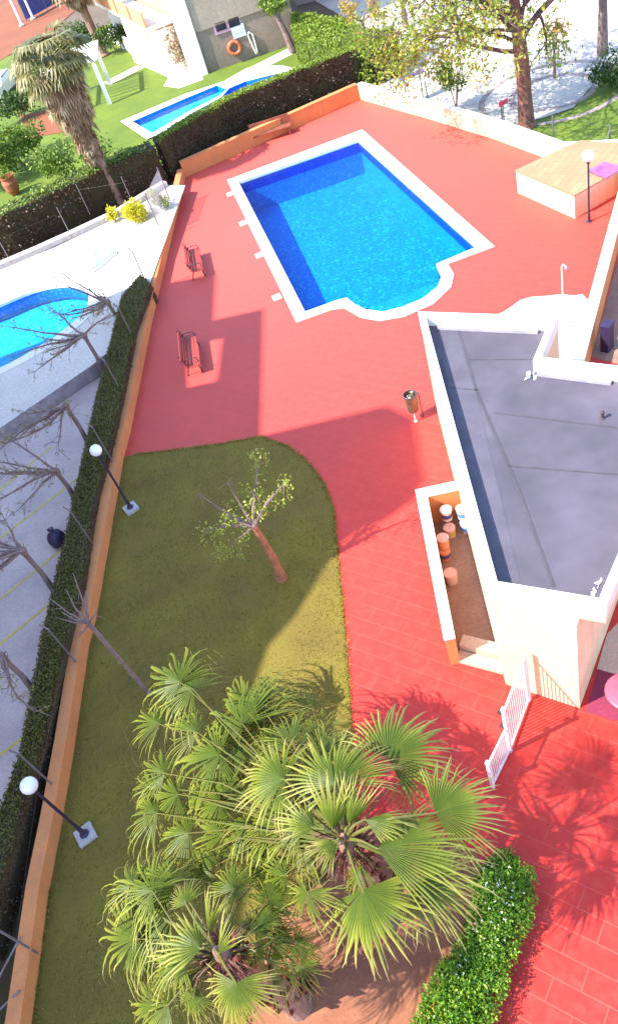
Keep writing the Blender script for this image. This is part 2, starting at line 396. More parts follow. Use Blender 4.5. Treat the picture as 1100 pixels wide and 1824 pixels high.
# ------------------------------------------------------------------ sun, sky, camera
ALPHA, ELEV = math.radians(6), math.radians(48)
TOSUN = Vector((-math.cos(ALPHA) * math.cos(ELEV), -math.sin(ALPHA) * math.cos(ELEV), math.sin(ELEV)))
w = bpy.data.worlds.new('World'); SC.world = w; w.use_nodes = True
sk = w.node_tree.nodes.new('ShaderNodeTexSky'); sk.sky_type = 'NISHITA'; sk.sun_disc = False
sk.sun_elevation = ELEV; sk.sun_rotation = math.atan2(TOSUN.x, TOSUN.y); sk.air_density = 1.0; sk.dust_density = .6; sk.ozone_density = 1.2
bg = w.node_tree.nodes['Background']; bg.inputs[1].default_value = .15
w.node_tree.links.new(sk.outputs[0], bg.inputs[0])
sl = bpy.data.lights.new('sun', 'SUN'); sl.energy = 2.85; sl.angle = math.radians(.6); sl.color = (1, .93, .80)
so = bpy.data.objects.new('sun', sl); COL.objects.link(so); so.rotation_euler = TOSUN.to_track_quat('Z', 'Y').to_euler(); so.location = (-20, 0, 40)
cam = bpy.data.cameras.new('camera'); cam.sensor_fit = 'VERTICAL'; cam.sensor_height = 36; cam.lens = F / 1824 * 36; cam.clip_end = 1500; cam.clip_start = .1
co = bpy.data.objects.new('camera', cam); COL.objects.link(co); SC.camera = co
from mathutils import Matrix
xr = Vector((RR[0], 0, 0)) + Vector(DN) * DD[0]; yd = Vector((RR[1], 0, 0)) + Vector(DN) * DD[1]
mtx = Matrix((xr, -yd, -Vector(FW))).transposed().to_4x4(); mtx.translation = Vector(EYE); co.matrix_world = mtx
SC.view_settings.view_transform = 'Standard'; SC.view_settings.look = 'None'; SC.view_settings.exposure = 2.05; SC.view_settings.gamma = 1
SC.cycles.max_bounces = 8; SC.cycles.transparent_max_bounces = 12; SC.cycles.caustics_reflective = False; SC.cycles.caustics_refractive = False

# ================================================================== GROUND AND PAVING
pool_out = gs([(405, 322), (645, 232), (880, 440), (797, 471), (808, 490), (803, 512), (772, 542), (722, 564), (676, 572), (642, 566), (612, 549), (592, 552), (528, 575)])
pool_in = gs([(424, 323), (637, 248), (849, 439), (776, 470), (786, 491), (779, 510), (751, 532), (714, 547), (681, 555), (651, 551), (632, 542), (617, 530), (598, 535), (543, 555)], .04)
far_out = gs([(215, 217), (330, 168), (398, 146), (440, 122), (500, 117), (533, 125), (508, 141), (420, 178), (262, 249)])
lp_ell = [(0, 545), (40, 524), (85, 510), (125, 508), (150, 514), (158, 528), (155, 552), (130, 578), (95, 600), (50, 630), (0, 658), (-90, 690), (-170, 690), (-180, 640), (-120, 590)]
TZ = .55
def smooth(P, k=4):
    P = [np.array(p, float) for p in P]; n = len(P); o = []
    for i in range(n):
        a, b, c, d = P[i - 1], P[i], P[(i + 1) % n], P[(i + 2) % n]
        for j in range(k):
            t = j / k; o.append(tuple(.5 * (2 * b + (c - a) * t + (2 * a - 5 * b + 4 * c - d) * t * t + (3 * b - a - 3 * c + d) * t ** 3)))
    return o
left_pool = smooth(gs([(-40, 562), (0, 544), (60, 519), (110, 509), (148, 514), (159, 534), (146, 561), (105, 595), (50, 630), (0, 656), (-80, 690), (-150, 690), (-150, 630)], TZ))
G_ = 400.
sheet('ground', [(-G_, -60), (G_, -60), (G_, 700), (-G_, 700)], -.07, 'earth_ground', [offset(pool_out, -.08), offset(far_out, -.1), offset(left_pool, -.05)])

wl = [(58, 1824), (89, 1587), (111, 1471), (134, 1330), (160, 1150), (172, 1105), (214, 860), (221, 815), (233, 770), (270, 580), (305, 430), (331, 316)]
WL = gs([(20, 2050)] + wl)                      # inner foot of the left wall
FWL = gs([(331, 316), (641, 177)])
RWL = gs([(641, 177), (760, 211), (880, 248), (1000, 293)])
deck = WL + [FWL[1]] + RWL[1:] + [(22, 27), (22, -8), (-9, -8)]
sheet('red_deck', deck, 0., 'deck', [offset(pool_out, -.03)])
lawn_px = [(236, 811), (300, 803), (400, 790), (465, 778), (512, 795), (550, 825), (577, 862), (594, 905), (600, 970), (607, 1050), (617, 1150), (625, 1280), (632, 1400), (638, 1490), (600, 1545), (540, 1590), (480, 1640), (450, 1720), (440, 1824), (430, 2000)]
lawn_poly = gs(lawn_px) + [WL[0]] + WL[1:9]
sheet('lawn', lawn_poly, .012, 'lawn')
sheet('planting_bed', gs([(632, 1470), (690, 1450), (850, 1520), (872, 1640), (790, 1750), (745, 1824), (730, 1960), (420, 1990), (440, 1824), (430, 1700), (470, 1600), (560, 1540)]), .006, 'bed_earth')
tuf = MB(); lv = [Vector((*p, 0)) for p in lawn_poly]
xs = [p[0] for p in lawn_poly]; ys = [p[1] for p in lawn_poly]
def inside(x, y, poly):
    c = False; j = len(poly) - 1
    for i in range(len(poly)):
        if (poly[i][1] > y) != (poly[j][1] > y) and x < (poly[j][0] - poly[i][0]) * (y - poly[i][1]) / (poly[j][1] - poly[i][1]) + poly[i][0]: c = not c
        j = i
    return c
k = 0
while k < 26000:
    x, y = rnd.uniform(min(xs), max(xs)), rnd.uniform(max(3, min(ys)), max(ys))
    if not inside(x, y, lawn_poly): continue
    if mnoise.noise(Vector((x * .8, y * .8, 3))) < -.25: 
        if rnd.random() < .7: k += 1; continue
    d = Vector((rnd.gauss(0, .5), rnd.gauss(0, .5), 1)).normalized()
    tuf.leaf(Vector((x, y, .01)), d, rvec(), rnd.uniform(.03, .075), .02); k += 1
for a, b in zip(lawn_poly, lawn_poly[1:23]):
    L_ = math.hypot(b[0] - a[0], b[1] - a[1])
    for _ in range(int(L_ * 130)):
        u = rnd.random(); x, y = a[0] + (b[0] - a[0]) * u + rnd.gauss(0, .035), a[1] + (b[1] - a[1]) * u + rnd.gauss(0, .035)
        d = Vector((rnd.gauss(0, .8), rnd.gauss(0, .8), .8)).normalized(); tuf.leaf(Vector((x, y, .008)), d, rvec(), rnd.uniform(.04, .1), .024)
tuf.build('grass', 'grass_blade', kind='stuff')
# parking bay, terrace with the round pool, plaza, far gardens
WO = offset(WL + [FWL[1]] + [(22, 27), (22, -8)], .3)
sheet('parking_lot', gs([(-40, 800), (205, 655), (262, 520), (270, 580), (221, 815), (172, 1105), (134, 1330), (89, 1587), (40, 1850)]) + [(-9.5, 4), (-40, 4), (-40, 34)], -.02, 'asphalt')
o2 = [tuple(Vector(p) + Vector((-.95, .2))) for p in WL[:-1]]
sheet('hedge_soil', [*WL[:-1], *o2[::-1]], -.012, 'hedge_core')
mk = MB()
for a, b in (((-40, 905), (92, 795)), ((-40, 990), (150, 842)), ((-40, 1100), (128, 963)), ((-60, 1195), (105, 1062)), ((-60, 1390), (72, 1290)), ((-40, 1080), (60, 990))):
    if a[1] == 1080: continue
    A, B = g(*a), g(*b); A = A + (A - B) * 1.5; mk.beam((A[0], A[1], -.017), (B[0], B[1], -.017), .09, .006)
mk.build('parking_line', 'yellow_paint', kind='structure')
terr_px = [(-300, 870), (0, 763), (60, 722), (165, 650), (238, 590), (250, 500)]
ter = gs(terr_px, TZ) + gs([(262, 520), (330, 330)], TZ) + gs([(300, 330), (200, 392), (100, 440), (0, 480), (-300, 600)], TZ)
ter = [p for i, p in enumerate(ter)]
sheet('pool_terrace', ter, TZ, 'terrace', [offset(left_pool, .45)])
sheet('far_lawn', gs([(-250, 420), (0, 440), (300, 325), (640, 160), (720, 90), (560, 20), (420, 90), (250, 20), (60, 90), (-250, 150)]), -.055, 'far_lawn', [offset(far_out, -.05)])
sheet('patio', gs([(190, 60), (232, 92), (330, 150), (362, 128), (345, 60), (300, 20)], 0)[:1] + gs([(232, 92), (240, 110), (268, 122), (300, 137), (291, 152), (318, 156), (345, 146), (362, 140), (350, 118), (280, 20), (220, 20)]), -.045, 'white_path')
for a, b, wd in (((250, 117), (190, 148), 1.2), ((440, 128), (520, 88), 1.3), ((300, 140), (420, 128), .0)):
    if not wd: continue
    p = MB(); A, B = g(*a), g(*b); p.beam((A[0], A[1], -.047), (B[0], B[1], -.047), wd, .01); p.build('garden_path', 'white_path', kind='structure')
sheet('plaza', gs([(640, 150), (700, 80), (560, 0), (560, -60), (1300, -60), (1300, 60), (1100, 110), (1046, 158), (1020, 190), (960, 210), (880, 225), (780, 205)]), -.04, 'plaza')
sheet('right_lawn', gs([(780, 207), (880, 227), (960, 212), (1020, 192), (1046, 160), (1100, 112), (1300, 62), (1500, 300), (1300, 420), (1000, 285), (880, 245)]), -.035, 'far_lawn')
pb = MB()
pc = g(985, 155)
def arc(c, r_, a0, a1, wd, z, n=40):
    for i in range(n):
        t0, t1 = (math.radians(a0 + (a1 - a0) * (i + e) / n) for e in (0, 1))
        q = [(c[0] + (r_ + s * wd / 2) * math.cos(t), c[1] + (r_ + s * wd / 2) * math.sin(t), z) for t, s in ((t0, -1), (t0, 1), (t1, 1), (t1, -1))]
        pb.quad(*(q[::-1]))
pc2 = g(983, 162)
for r_ in (1.9, 3.3): arc(pc2, r_, 0, 360, .3, -.034)
pb.build('plaza_band', 'plaza_band', kind='structure')
sheet('clay_court', [(-45, 82), (-11.5, 83.5), (-6, 88), (1, 101), (12, 150), (-45, 170)], -.03, 'clay')
sheet('red_terrace', gs([(35, 205), (85, 195), (110, 235), (55, 245)]), -.03, 'clay')
sheet('lower_path', gs([(1052, 636), (1100, 460), (1300, 400), (1300, 700)]), .004, 'brown_floor')
sheet('courtyard_floor', gs([(752, 885), (850, 860), (905, 1170), (812, 1172)]), .004, 'brown_floor')
sheet('porch_floor', gs([(1062, 1192), (1080, 1130), (1200, 1000), (1300, 1150), (1240, 1240)]), .005, 'beige_floor')
sheet('deck_shade_patch', gs([(1042, 1268), (1064, 1192), (1180, 1230), (1180, 1310)]), .009, 'shaded_deck')  # darker sheet paints the shade lying on the red deck
# pale patch beside the shower
patch_poly = gs([(880, 562), (895, 556), (912, 545), (925, 535), (945, 529), (975, 527), (1000, 524), (1020, 527), (1036, 524), (1070, 560), (1040, 660), (960, 640)])
sheet('pale_paving_patch', patch_poly, .005, 'pale_patch')

# ================================================================== MAIN POOL
pool = thing('swimming_pool', 'large rectangular swimming pool with rounded steps end and white coping set in red deck', 'pool', (*np.mean(pool_in, 0), 0))
def ring2(outer, inner, z0, z1, name, m, parent):
    """ring between two loops with different counts: sheet plus skirts"""
    o = sheet(name, outer, z1, m, [inner], None, parent)
    bm = bmesh.new(); bm.from_mesh(o.data)
    for lp in (outer, inner):
        a = [bm.verts.new((x, y, z1)) for x, y in lp]; b = [bm.verts.new((x, y, z0)) for x, y in lp]
        for i in range(len(lp)):
            j = (i + 1) % len(lp); bm.faces.new((a[i], a[j], b[j], b[i]))
    bm.to_mesh(o.data); bm.free(); return o
ring2(pool_out, pool_in, -.14, .04, 'coping', 'coping', pool)
PD = -1.35
def basin(poly, z0, z1, floor, wall, parent, low=None, slope=None):
    n = len(poly); pl = offset(poly, .015); ys_ = [p[1] for p in poly]; ya, yb = min(ys_), max(ys_)
    zf = lambda y: z0 if slope is None else z0 + (slope - z0) * (y - ya) / (yb - ya)
    zm = z1 - .5 if low else None
    for nm, m_, top, bot in (('waterline_tiles' if low else 'basin_wall', wall, lambda y: z1, (lambda y: zm) if low else zf), ('basin_wall', low, lambda y: zm, zf)):
        if not m_: continue
        m1 = MB()
        for i in range(n):
            a, b = pl[i], pl[(i + 1) % n]; m1.quad((*a, top(a[1])), (*b, top(b[1])), (*b, bot(b[1]) - .02), (*a, bot(a[1]) - .02))
        m1.build(nm, m_, parent)
    o = sheet('basin_floor', offset(poly, .02), z0, floor, (), None, parent)
    if slope is not None:
        for v in o.data.vertices: v.co.z = zf(v.co.y)
        o.data.update()
basin(pool_in, -1.05, -.12, 'pool_floor', 'pool_wall', pool, 'pool_step', -1.75)
st = MB()
bul = pool_in[3:13]
cB = np.mean(bul, 0)
st.prism(offset(bul, -.02), -1.2, -.72)
st.build('underwater_step', 'pool_step', pool)
st = MB(); A, B = np.array(pool_in[4]), np.array(pool_in[11])
low = offset(pool_in[4:12], -.45)
st.prism(offset(pool_in[5:11], -.02), -.719, -.42)
st.build('underwater_step', 'pool_step', pool)
sheet('water', offset(pool_in, .01), -.10, 'water', (), None, pool)
for i, (x, y) in enumerate(((411, 346), (434, 398), (463, 455), (494, 530))):
    c = g(x, y); m = MB(); m.box((c[0] - .02, c[1], .02), (.34, .4, .04), .05)
    o = m.build('skimmer_slab', 'coping', loc=(c[0], c[1], 0))
    tag(o, ['small white slab jutting from far left corner of the big pool', 'small white slab on pool edge, second from the far corner', 'small white slab on pool edge, third from the far corner', 'small white slab nearest the near left corner of the big pool'][i], 'slab', 'slabs along the left edge of the pool')

# left round pool and far pool
lp = thing('round_pool', 'round blue pool on white terrace beyond the left hedge', 'pool', (*np.mean(left_pool, 0), TZ))
ring2(offset(left_pool, .5), left_pool, TZ - .1, TZ + .03, 'coping', 'coping', lp)
basin(left_pool, TZ - .75, TZ - .02, 'pool_light_tile', 'pool_floor', lp)
sheet('water', offset(left_pool, .01), TZ - .10, 'water', (), None, lp)
fp = thing('garden_pool', 'long narrow pool on the neighbouring lawn behind the hedge', 'pool', (*np.mean(far_out, 0), 0))
fin1 = gs([(236, 217), (330, 176), (386, 153), (404, 160), (390, 172), (330, 203), (272, 238)]); fin2 = gs([(408, 158), (436, 146), (492, 132), (502, 137), (460, 158), (415, 180), (345, 212), (335, 206), (394, 174)])
sheet('coping', far_out, .03, 'coping', [fin1, fin2], None, fp)
for fi, dp in ((fin1, -.38), (fin2, -.55)):
    basin(fi, dp, .02, 'pool_light_tile' if dp > -.5 else 'pool_step', 'pool_step', fp); sheet('water', offset(fi, .01), -.06, 'water', (), None, fp)

# ================================================================== BOUNDARY WALLS
def wallrun(name, pts, th, h, m, label, cap=None, out=1, z0=-.07, top=None):
    """wall whose inner foot follows pts, thickness to the left of travel"""
    t = thing(name, label, 'wall', (*pts[0], 0))
    n = len(pts); o = []
    for i in range(n):
        p = Vector(pts[i]); d1 = (Vector(pts[min(i + 1, n - 1)]) - Vector(pts[max(i - 1, 0)])).normalized(); o.append(tuple(p + Vector((-d1.y, d1.x)) * th * out))
    b = MB()
    for i in range(n - 1):
        b.prism([pts[i], pts[i + 1], o[i + 1], o[i]], z0, h)
    b.build('body', m, t)
    if cap:
        c = MB(); ins = [tuple(Vector(p) - (Vector(q) - Vector(p)).normalized() * .025) for p, q in zip(pts, o)]; ous = [tuple(Vector(q) + (Vector(q) - Vector(p)).normalized() * .025) for p, q in zip(pts, o)]
        for i in range(n - 1):
            c.prism([ins[i], ins[i + 1], ous[i + 1], ous[i]], h + .001, h + .05)
        c.build('coping', cap, t)
    return t
wallrun('boundary_wall', WL, .27, .45, 'orange_wall', 'long low orange wall between the lawn and the parking hedge', 'orange_wall')
wallrun('boundary_wall', [WL[-1], FWL[1]], .27, .75, 'orange_wall', 'low orange wall across the far end of the red deck', 'orange_wall')
wallrun('boundary_wall', RWL + [(22, 24)], .27, .75, 'cream_wall', 'sunlit cream wall on the right of deck below the big tree', 'white_paint')
# terrace retaining wall (rough stone) and the kerb under the far hedge
rp = gs([(-300, 905), (-40, 808), (0, 790), (60, 748), (165, 672), (225, 610)])
wallrun('retaining_wall', gs(terr_px[:5], TZ), .3, TZ - .01, 'stone', 'rough grey stone wall holding up the round pool terrace', None)
kr = gs([(-300, 598), (0, 482), (70, 452), (130, 425), (215, 385), (300, 332)], TZ)
wallrun('kerb_wall', kr, .45, TZ + .25, 'concrete', 'grey concrete kerb wall along the far edge of white terrace', None)

# raised tiled platform on the right with a purple sheet
pf = thing('tiled_platform', 'raised rectangular platform with tan tiled top on the right of deck', 'platform', g(1022, 385))
PH = .95
pa, pb2, pc3 = np.array(g(918, 303, PH)[:2]), np.array(g(1022, 347, PH)[:2]), np.array(g(1150, 270, PH)[:2])
pd = pa + (pc3 - pb2) * .92
pd = np.array(g(1018, 257, PH)[:2]); pc3 = np.array(g(1118, 292, PH)[:2])
plat = [tuple(pa), tuple(pb2), tuple(pc3 + (pc3 - pb2) * .6), tuple(pd + (pd - pa) * .15)]
b = MB(); b.prism(plat, -.05, PH - .05); b.build('base', 'cream_wall', pf)
b = MB(); b.prism(offset(plat, .03), PH - .049, PH); b.build('tiled_top', 'boards', pf)
sq = gs([(1045, 302), (1075, 287), (1112, 296), (1078, 316)], PH + .12)
sh = thing('purple_sheet', 'purple rectangular sheet lying on the tan tiled platform', 'sheet', (*sq[0], PH))
b = MB(); b.prism(sq, PH + .06, PH + .10); b.build('panel', 'purple_mat', sh)
b = MB(); b.prism(offset(sq, -.12), PH + .001, PH + .059); b.build('underlay', 'white_paint', sh)

# ================================================================== POOL HOUSE
RZ = 3.6
rin = gs([(757, 562), (885, 1035), (1066, 1065), (1190, 780), (1300, 690), (1100, 660), (948, 642), (978, 570)], RZ)
rin[3] = tuple(np.array(rin[2]) + (np.array(g(1100, 985, RZ)[:2]) - np.array(rin[2])) * 5)
rin[4] = tuple(np.array(rin[5]) + (np.array(rin[5]) - np.array(rin[6])) * 1.6)
rout = offset(rin, .17)
ph = thing('pool_house', 'flat roofed white pool house with grey felt roof and white parapet', 'building', (*rout[1], 0))
wallpoly = list(rout)
Mc = np.array([3.90, 8.13]); nd = np.array(g(1075, 1150)[:2]) - np.array(g(1035, 1265)[:2]); nd = nd / np.linalg.norm(nd)
wallpoly = [rout[0], rout[1], tuple(Mc), tuple(Mc + nd * 4.5), rout[4], rout[5], rout[6], rout[7]]
wallpoly = offset(wallpoly, -.012)
b = MB(); b.prism(wallpoly, -.02, RZ - .52); b.build('wall', 'cream_wall', ph)
b = MB(); b.prism(rout, RZ - .519, RZ - .36); b.build('roof_slab', 'cream_wall', ph)
pr = MB(); pr.ring(rout, rin, RZ - .359, RZ); pr.build('parapet', 'white_paint', ph)
rf = sheet('roof_deck', offset(rin, .004), RZ - .34, 'roof_felt', (), None, ph)
def strip(pts, w_, m, name, z, h=.012):
    s = MB()
    for a, c in zip(pts, pts[1:]):
        A, C = g(*a, z), g(*c, z); s.beam((A[0], A[1], z), (C[0], C[1], z), w_, h)
    return s.build(name, m, ph)
zr = RZ - .335
strip([(812, 575), (845, 690), (892, 800), (925, 880), (985, 1045)], .06, 'seam', 'felt_seam', zr)
strip([(796, 570), (897, 1040)], .62, 'felt_strip', 'felt_sheet', RZ - .338, .006)
for a, c in (((835, 640), (950, 640)), ((880, 735), (1100, 762)), ((905, 830), (1100, 845)), ((800, 690), (850, 695))):
    strip([a, c], .035, 'seam', 'felt_seam', zr)
for i in (7, 5):   # flashing along the far parapets
    a, c = np.array(offset(rin, -.10)[i]), np.array(offset(rin, -.10)[(i + 1) % 8]); d_ = c - a
    sf = MB(); sf.beam((*(a + d_ * .06), zr + .04), (*(a + d_ * .94), zr + .04), .12, .09); sf.build('flashing', 'flashing', ph)
A, B = g(1027, 1095), None
# steps at the courtyard mouth and the porch plinth
b = MB()
q0 = g(815, 1170); q1 = g(898, 1192); dv = (q1 - q0) / np.linalg.norm(q1 - q0); nv = np.array([-dv[1], dv[0], 0])
for k_ in range(2):
    o_ = nv * .32 * k_; b.beam(q0 + o_ + [0, 0, .04 + .09 * k_], q1 + o_ + [0, 0, .04 + .09 * k_], .30, .08 + .18 * k_ * .99)
o = b.build('doorstep', 'beige_floor', None); o['kind'] = 'structure'
# courtyard wall
CZ = 1.05
cl = gs([(740, 874), (791, 1140)], CZ); cr_ = gs([(760, 884), (809, 1136)], CZ)
cf = gs([(740, 874), (826, 855)], CZ); ci = gs([(760, 884), (832, 868)], CZ)
cy = thing('courtyard_wall', 'white topped low wall enclosing the paint bucket courtyard', 'wall', (*cl[1], 0))
poly = [cl[1], cr_[1], cr_[0], ci[1], cf[1], cl[0]]
b = MB(); b.prism(poly, -.02, CZ - .03); b.build('body', 'orange_wall', cy)
b = MB(); b.prism(offset(poly, .012), CZ - .029, CZ + .03); b.build('coping', 'white_paint', cy)
# wall beyond the house running down to the lower path
wa, wb = np.array(g(1040, 636, .9)[:2]), np.array(g(1100, 405, .9)[:2])
dd_ = (wb - wa) / np.linalg.norm(wb - wa); nn_ = np.array([-dd_[1], dd_[0]])
wa = wa - dd_ * 1.2; wb = wb + dd_ * 6
t = thing('garden_wall', 'straight rendered wall with white top running right beyond the pool house', 'wall', (*wa, 0))
b = MB(); b.prism([tuple(wa), tuple(wb), tuple(wb + nn_ * .3), tuple(wa + nn_ * .3)], -.02, .85); b.build('body', 'orange_wall', t)
b = MB(); b.prism([tuple(wa - nn_ * .015), tuple(wb - nn_ * .015), tuple(wb + nn_ * .32), tuple(wa + nn_ * .32)], .851, .93); b.build('coping', 'white_paint', t)
c = g(1080, 622); b = MB(); b.box((c[0], c[1], .45), (.36, .25, .9), .6); b.box((c[0], c[1], .93), (.40, .29, .05), .6)
tag(b.build('metal_locker', 'navy_bag', loc=(c[0], c[1], 0)), 'dark purple metal locker on the brown floor behind white wall', 'locker')
# shower
c = g(1003, 572); b = MB(); sw = thing('garden_shower', 'thin white shower pole standing on the pale paving', 'shower', c)
b.tube([c, c + [0, 0, 2.0], c + [.02, -.06, 2.1], c + [.04, -.22, 2.1]], .022, 8); b.build('pole', 'white_fresh', sw)
b = MB(); b.lathe([(.02, .04), (.07, 0), (.07, -.015)], tuple(c + [.04, -.24, 2.07]), 12); b.build('shower_head', 'galv', sw)
b = MB(); b.box(c + [0, 0, .03], (.5, .5, .05)); b.build('base', 'concrete', sw)
# roof bits
c = g(1072, 745, zr); b = MB(); b.lathe([(.06, 0), (.05, .02), (.035, .03), (.035, .16), (.055, .165), (.055, .19), (.01, .21)], c, 10); tag(b.build('vent_pipe', 'cast_iron', loc=c), 'small dark vent pipe sticking out of the felt roof', 'vent')
def crumple(px, z, s, label):
    c = Vector(g(*px, z)); m = MB()
    for k_ in range(9):
        p = c + Vector((rnd.uniform(-s, s), rnd.uniform(-s, s), .015 + rnd.random() * s * .4)); m.leaf(p, rvec(), (rvec() + Vector((0, 0, 1))).normalized(), s * 1.3, s, .5)
    tag(m.build('plastic_scrap', 'white_fresh', loc=c), label, 'litter')
crumple((945, 672), zr, .12, 'torn white scrap on the roof beside the inner corner of parapet')
crumple((1068, 1048), zr, .13, 'torn white scrap in the near right corner of the felt roof')
crumple((785, 572), zr, .07, 'small pale scrap in the far left corner of the felt roof')

# gate
gt = thing('palisade_gate', 'white railing fence of two panels with a rail beside the pool house', 'gate', g(940, 1246))
p0, p1, p2 = g(942, 1247), g(908, 1338), g(877, 1402)
def railpanel(a, b_, h):
    a, b_ = np.array(a), np.array(b_)
    for z in (.10, h):
        fr = MB(); fr.beam(a + [0, 0, z], b_ + [0, 0, z], .04, .04); fr.build('rail', 'gate_paint', gt)
    bars = MB(); n = 13
    for i in range(n):
        p = a + (b_ - a) * (i + .5) / n; bars.beam(p + [0, 0, .12], p + [0, 0, h - .02], .022, .022)
    o = bars.build('bars', 'gate_paint', gt)
railpanel(p0, p1, 1.66); railpanel(p1, p2, 1.02)
for p, h in ((p0, 1.78), (p1, 1.74), (p2, 1.08)):
    b = MB(); b.box(p + [0, 0, h / 2], (.07, .07, h), .7); b.box(p + [0, 0, h + .02], (.085, .085, .04), .7); b.build('post', 'gate_paint', gt)
for z in (1.6, 1.05):
    b = MB(); b.box(p1 + [-.05, .06, z], (.09, .09, .07), .7); b.build('hinge', 'cast_iron', gt)
# downpipe / pole by gate
# pink thing
c = g(1116, 1264); pt = thing('round_table', 'round pink plastic table on the shade-painted deck patch at right edge', 'table', c)
b = MB(); b.lathe([(.02, .70), (.42, .70), (.45, .72), (.45, .74), (.42, .76), (.02, .765)], c, 24); b.build('tabletop', 'pink_plastic', pt, True)
for k_ in range(4):
    a = .6 + k_ * math.pi / 2; b = MB(); b.tube([c + [.3 * math.cos(a), .3 * math.sin(a), .70], c + [.36 * math.cos(a), .36 * math.sin(a), 0.01]], [.03, .022], 8); b.build('leg', 'rubber', pt)

# ================================================================== STREET FURNITURE
def lamp(px, h, label, m='dark_metal', base=True):
    c = g(*px); t = thing('globe_lamp', label, 'lamp', c, 'white globe garden lamps')
    z0 = 0.
    if base:
        b = MB(); b.box((c[0], c[1], .06), (.42, .42, .12), .35); b.build('plinth', 'concrete', t); z0 = .12
    b = MB(); b.lathe([(.11, z0), (.11, z0 + .02), (.06, z0 + .05), (.05, z0 + .3), (.036, z0 + .34), (.034, h - .28), (.05, h - .26), (.05, h - .22), (.09, h - .2), (.09, h - .16)], (c[0], c[1], 0), 14); b.build('pole', m, t, False)
    b = MB(); b.ball((c[0], c[1], h), .18 if base else .2, 24, 14); b.build('globe', 'globe', t, True)
lamp((155, 1489), 2.62, 'nearest globe lamp, on a square plinth at the bottom left of the lawn')
lamp((235, 908), 2.58, 'globe lamp on a square plinth by the far corner of the lawn')
lamp((1048, 395), 2.48, 'slender globe lamp beside the tan platform on the right', base=False)

def bench(c, rz, label, wood='bench_wood', L=1.75):
    t = thing('park_bench', label, 'bench', c, 'red wooden benches by the left wall')
    c = np.array([0., 0, 0]); o0 = t.location.copy(); t.location = (0, 0, 0)
    s = MB()
    for k_ in range(4): s.beam((.02 + k_ * .125, -L / 2, .44 - .004 * k_), (.02 + k_ * .115, L / 2, .44 - .004 * k_), .10, .035)
    s.build('seat', wood, t)
    s = MB()
    for k_ in range(3): s.beam((-.055 - k_ * .05, -L / 2, .54 + k_ * .125), (-.055 - k_ * .05, L / 2, .54 + k_ * .125), .035, .11)
    s.build('backrest', wood, t)
    for y in (-L / 2 + .22, L / 2 - .22):
        s = MB(); s.tube([(.40, y, 0), (.36, y, .25), (.40, y, .41), (.0, y, .405), (-.06, y, .5), (-.2, y, .88)], .024, 8); s.tube([(-.16, y, 0), (-.06, y, .25), (.0, y, .40)], .024, 8); s.tube([(-.1, y, .62), (.1, y, .68), (.38, y, .64), (.40, y, .42)], .02, 8)
        s.build('end_frame', 'cast_iron', t)
    t.location = o0; t.rotation_euler[2] = rz; return t
def benchat(p, q, z, rz_add=0.):
    A, B = g(*p, z), g(*q, z); m_ = (A + B) / 2; a = math.atan2(A[1] - B[1], A[0] - B[0]) - math.pi / 2
    return np.array([m_[0] + .15 * math.cos(a), m_[1] + .15 * math.sin(a), 0]), a, float(np.linalg.norm(A - B))
c1, a1, L1 = benchat((317, 586), (322, 645), .8); c2, a2, L2 = benchat((327, 434), (333, 474), .8)
b1 = bench(c1, a1, 'red slatted bench in the middle of the shaded part of deck', L=min(2.2, L1))
b2 = bench(c2, a2, 'farther red slatted bench standing in full sun by the left wall', L=min(2.2, L2))
# dark wooden bench against the far wall
A, B = g(452, 262), g(522, 240); d_ = (B - A) / np.linalg.norm(B - A); n_ = np.array([-d_[1], d_[0], 0])
wb_ = thing('storage_bench', 'long brown wooden bench against the orange far wall', 'bench', A)
b = MB(); b.beam(A + n_ * .3 + [0, 0, .44], B + n_ * .3 + [0, 0, .44], .5, .06); b.build('seat', 'brown_wood', wb_)
b = MB(); b.beam(A + n_ * .58 + [0, 0, .72], B + n_ * .58 + [0, 0, .72], .05, .42); b.build('backrest', 'brown_wood', wb_)
for e in (.06, .94):
    p = A + (B - A) * e
    for q in (.1, .5):
        b = MB(); b.box(p + n_ * q + [0, 0, .2], (.07, .07, .41)); b.build('leg', 'brown_wood', wb_)

# litter bin on posts
c = g(738, 752); t = thing('litter_bin', 'round steel litter bin on a bracket post beside the pool house', 'bin', c)
bc = c + [0.06, .12, 0]
b = MB(); b.lathe([(.12, .36), (.165, .37), (.20, .98), (.205, .985), (.19, .99), (.188, .97), (.15, .62), (.01, .61)], (bc[0], bc[1], 0), 22, True, True); b.build('drum', 'bin_steel', t)
b = MB(); b.lathe([(.205, .955), (.222, .965), (.222, .995), (.205, 1.005), (.188, .998), (.188, .96)], (bc[0], bc[1], 0), 22, False, False); b.build('rim', 'bin_rim', t)
b = MB()
for k_ in range(14):
    p = Vector((bc[0] + rnd.uniform(-.11, .11), bc[1] + rnd.uniform(-.11, .11), .9 + rnd.random() * .06)); b.leaf(p, rvec(), Vector((0, 0, 1)), .12, .1)
b.build('litter', 'litter', t)
b = MB(); b.tube([bc + [.26, 0, 0], bc + [.26, 0, .95], bc + [.2, 0, .97]], .022, 8); b.build('post', 'bin_steel', t)
b = MB(); b.tube([bc + [-.02, -.1, .36], bc + [-.02, -.1, 0.01]], .02, 8); b.lathe([(.06, 0.004), (.06, .02), (.02, .025)], tuple(bc + [-.02, -.1, 0]), 12); b.build('foot', 'gate_paint', t)

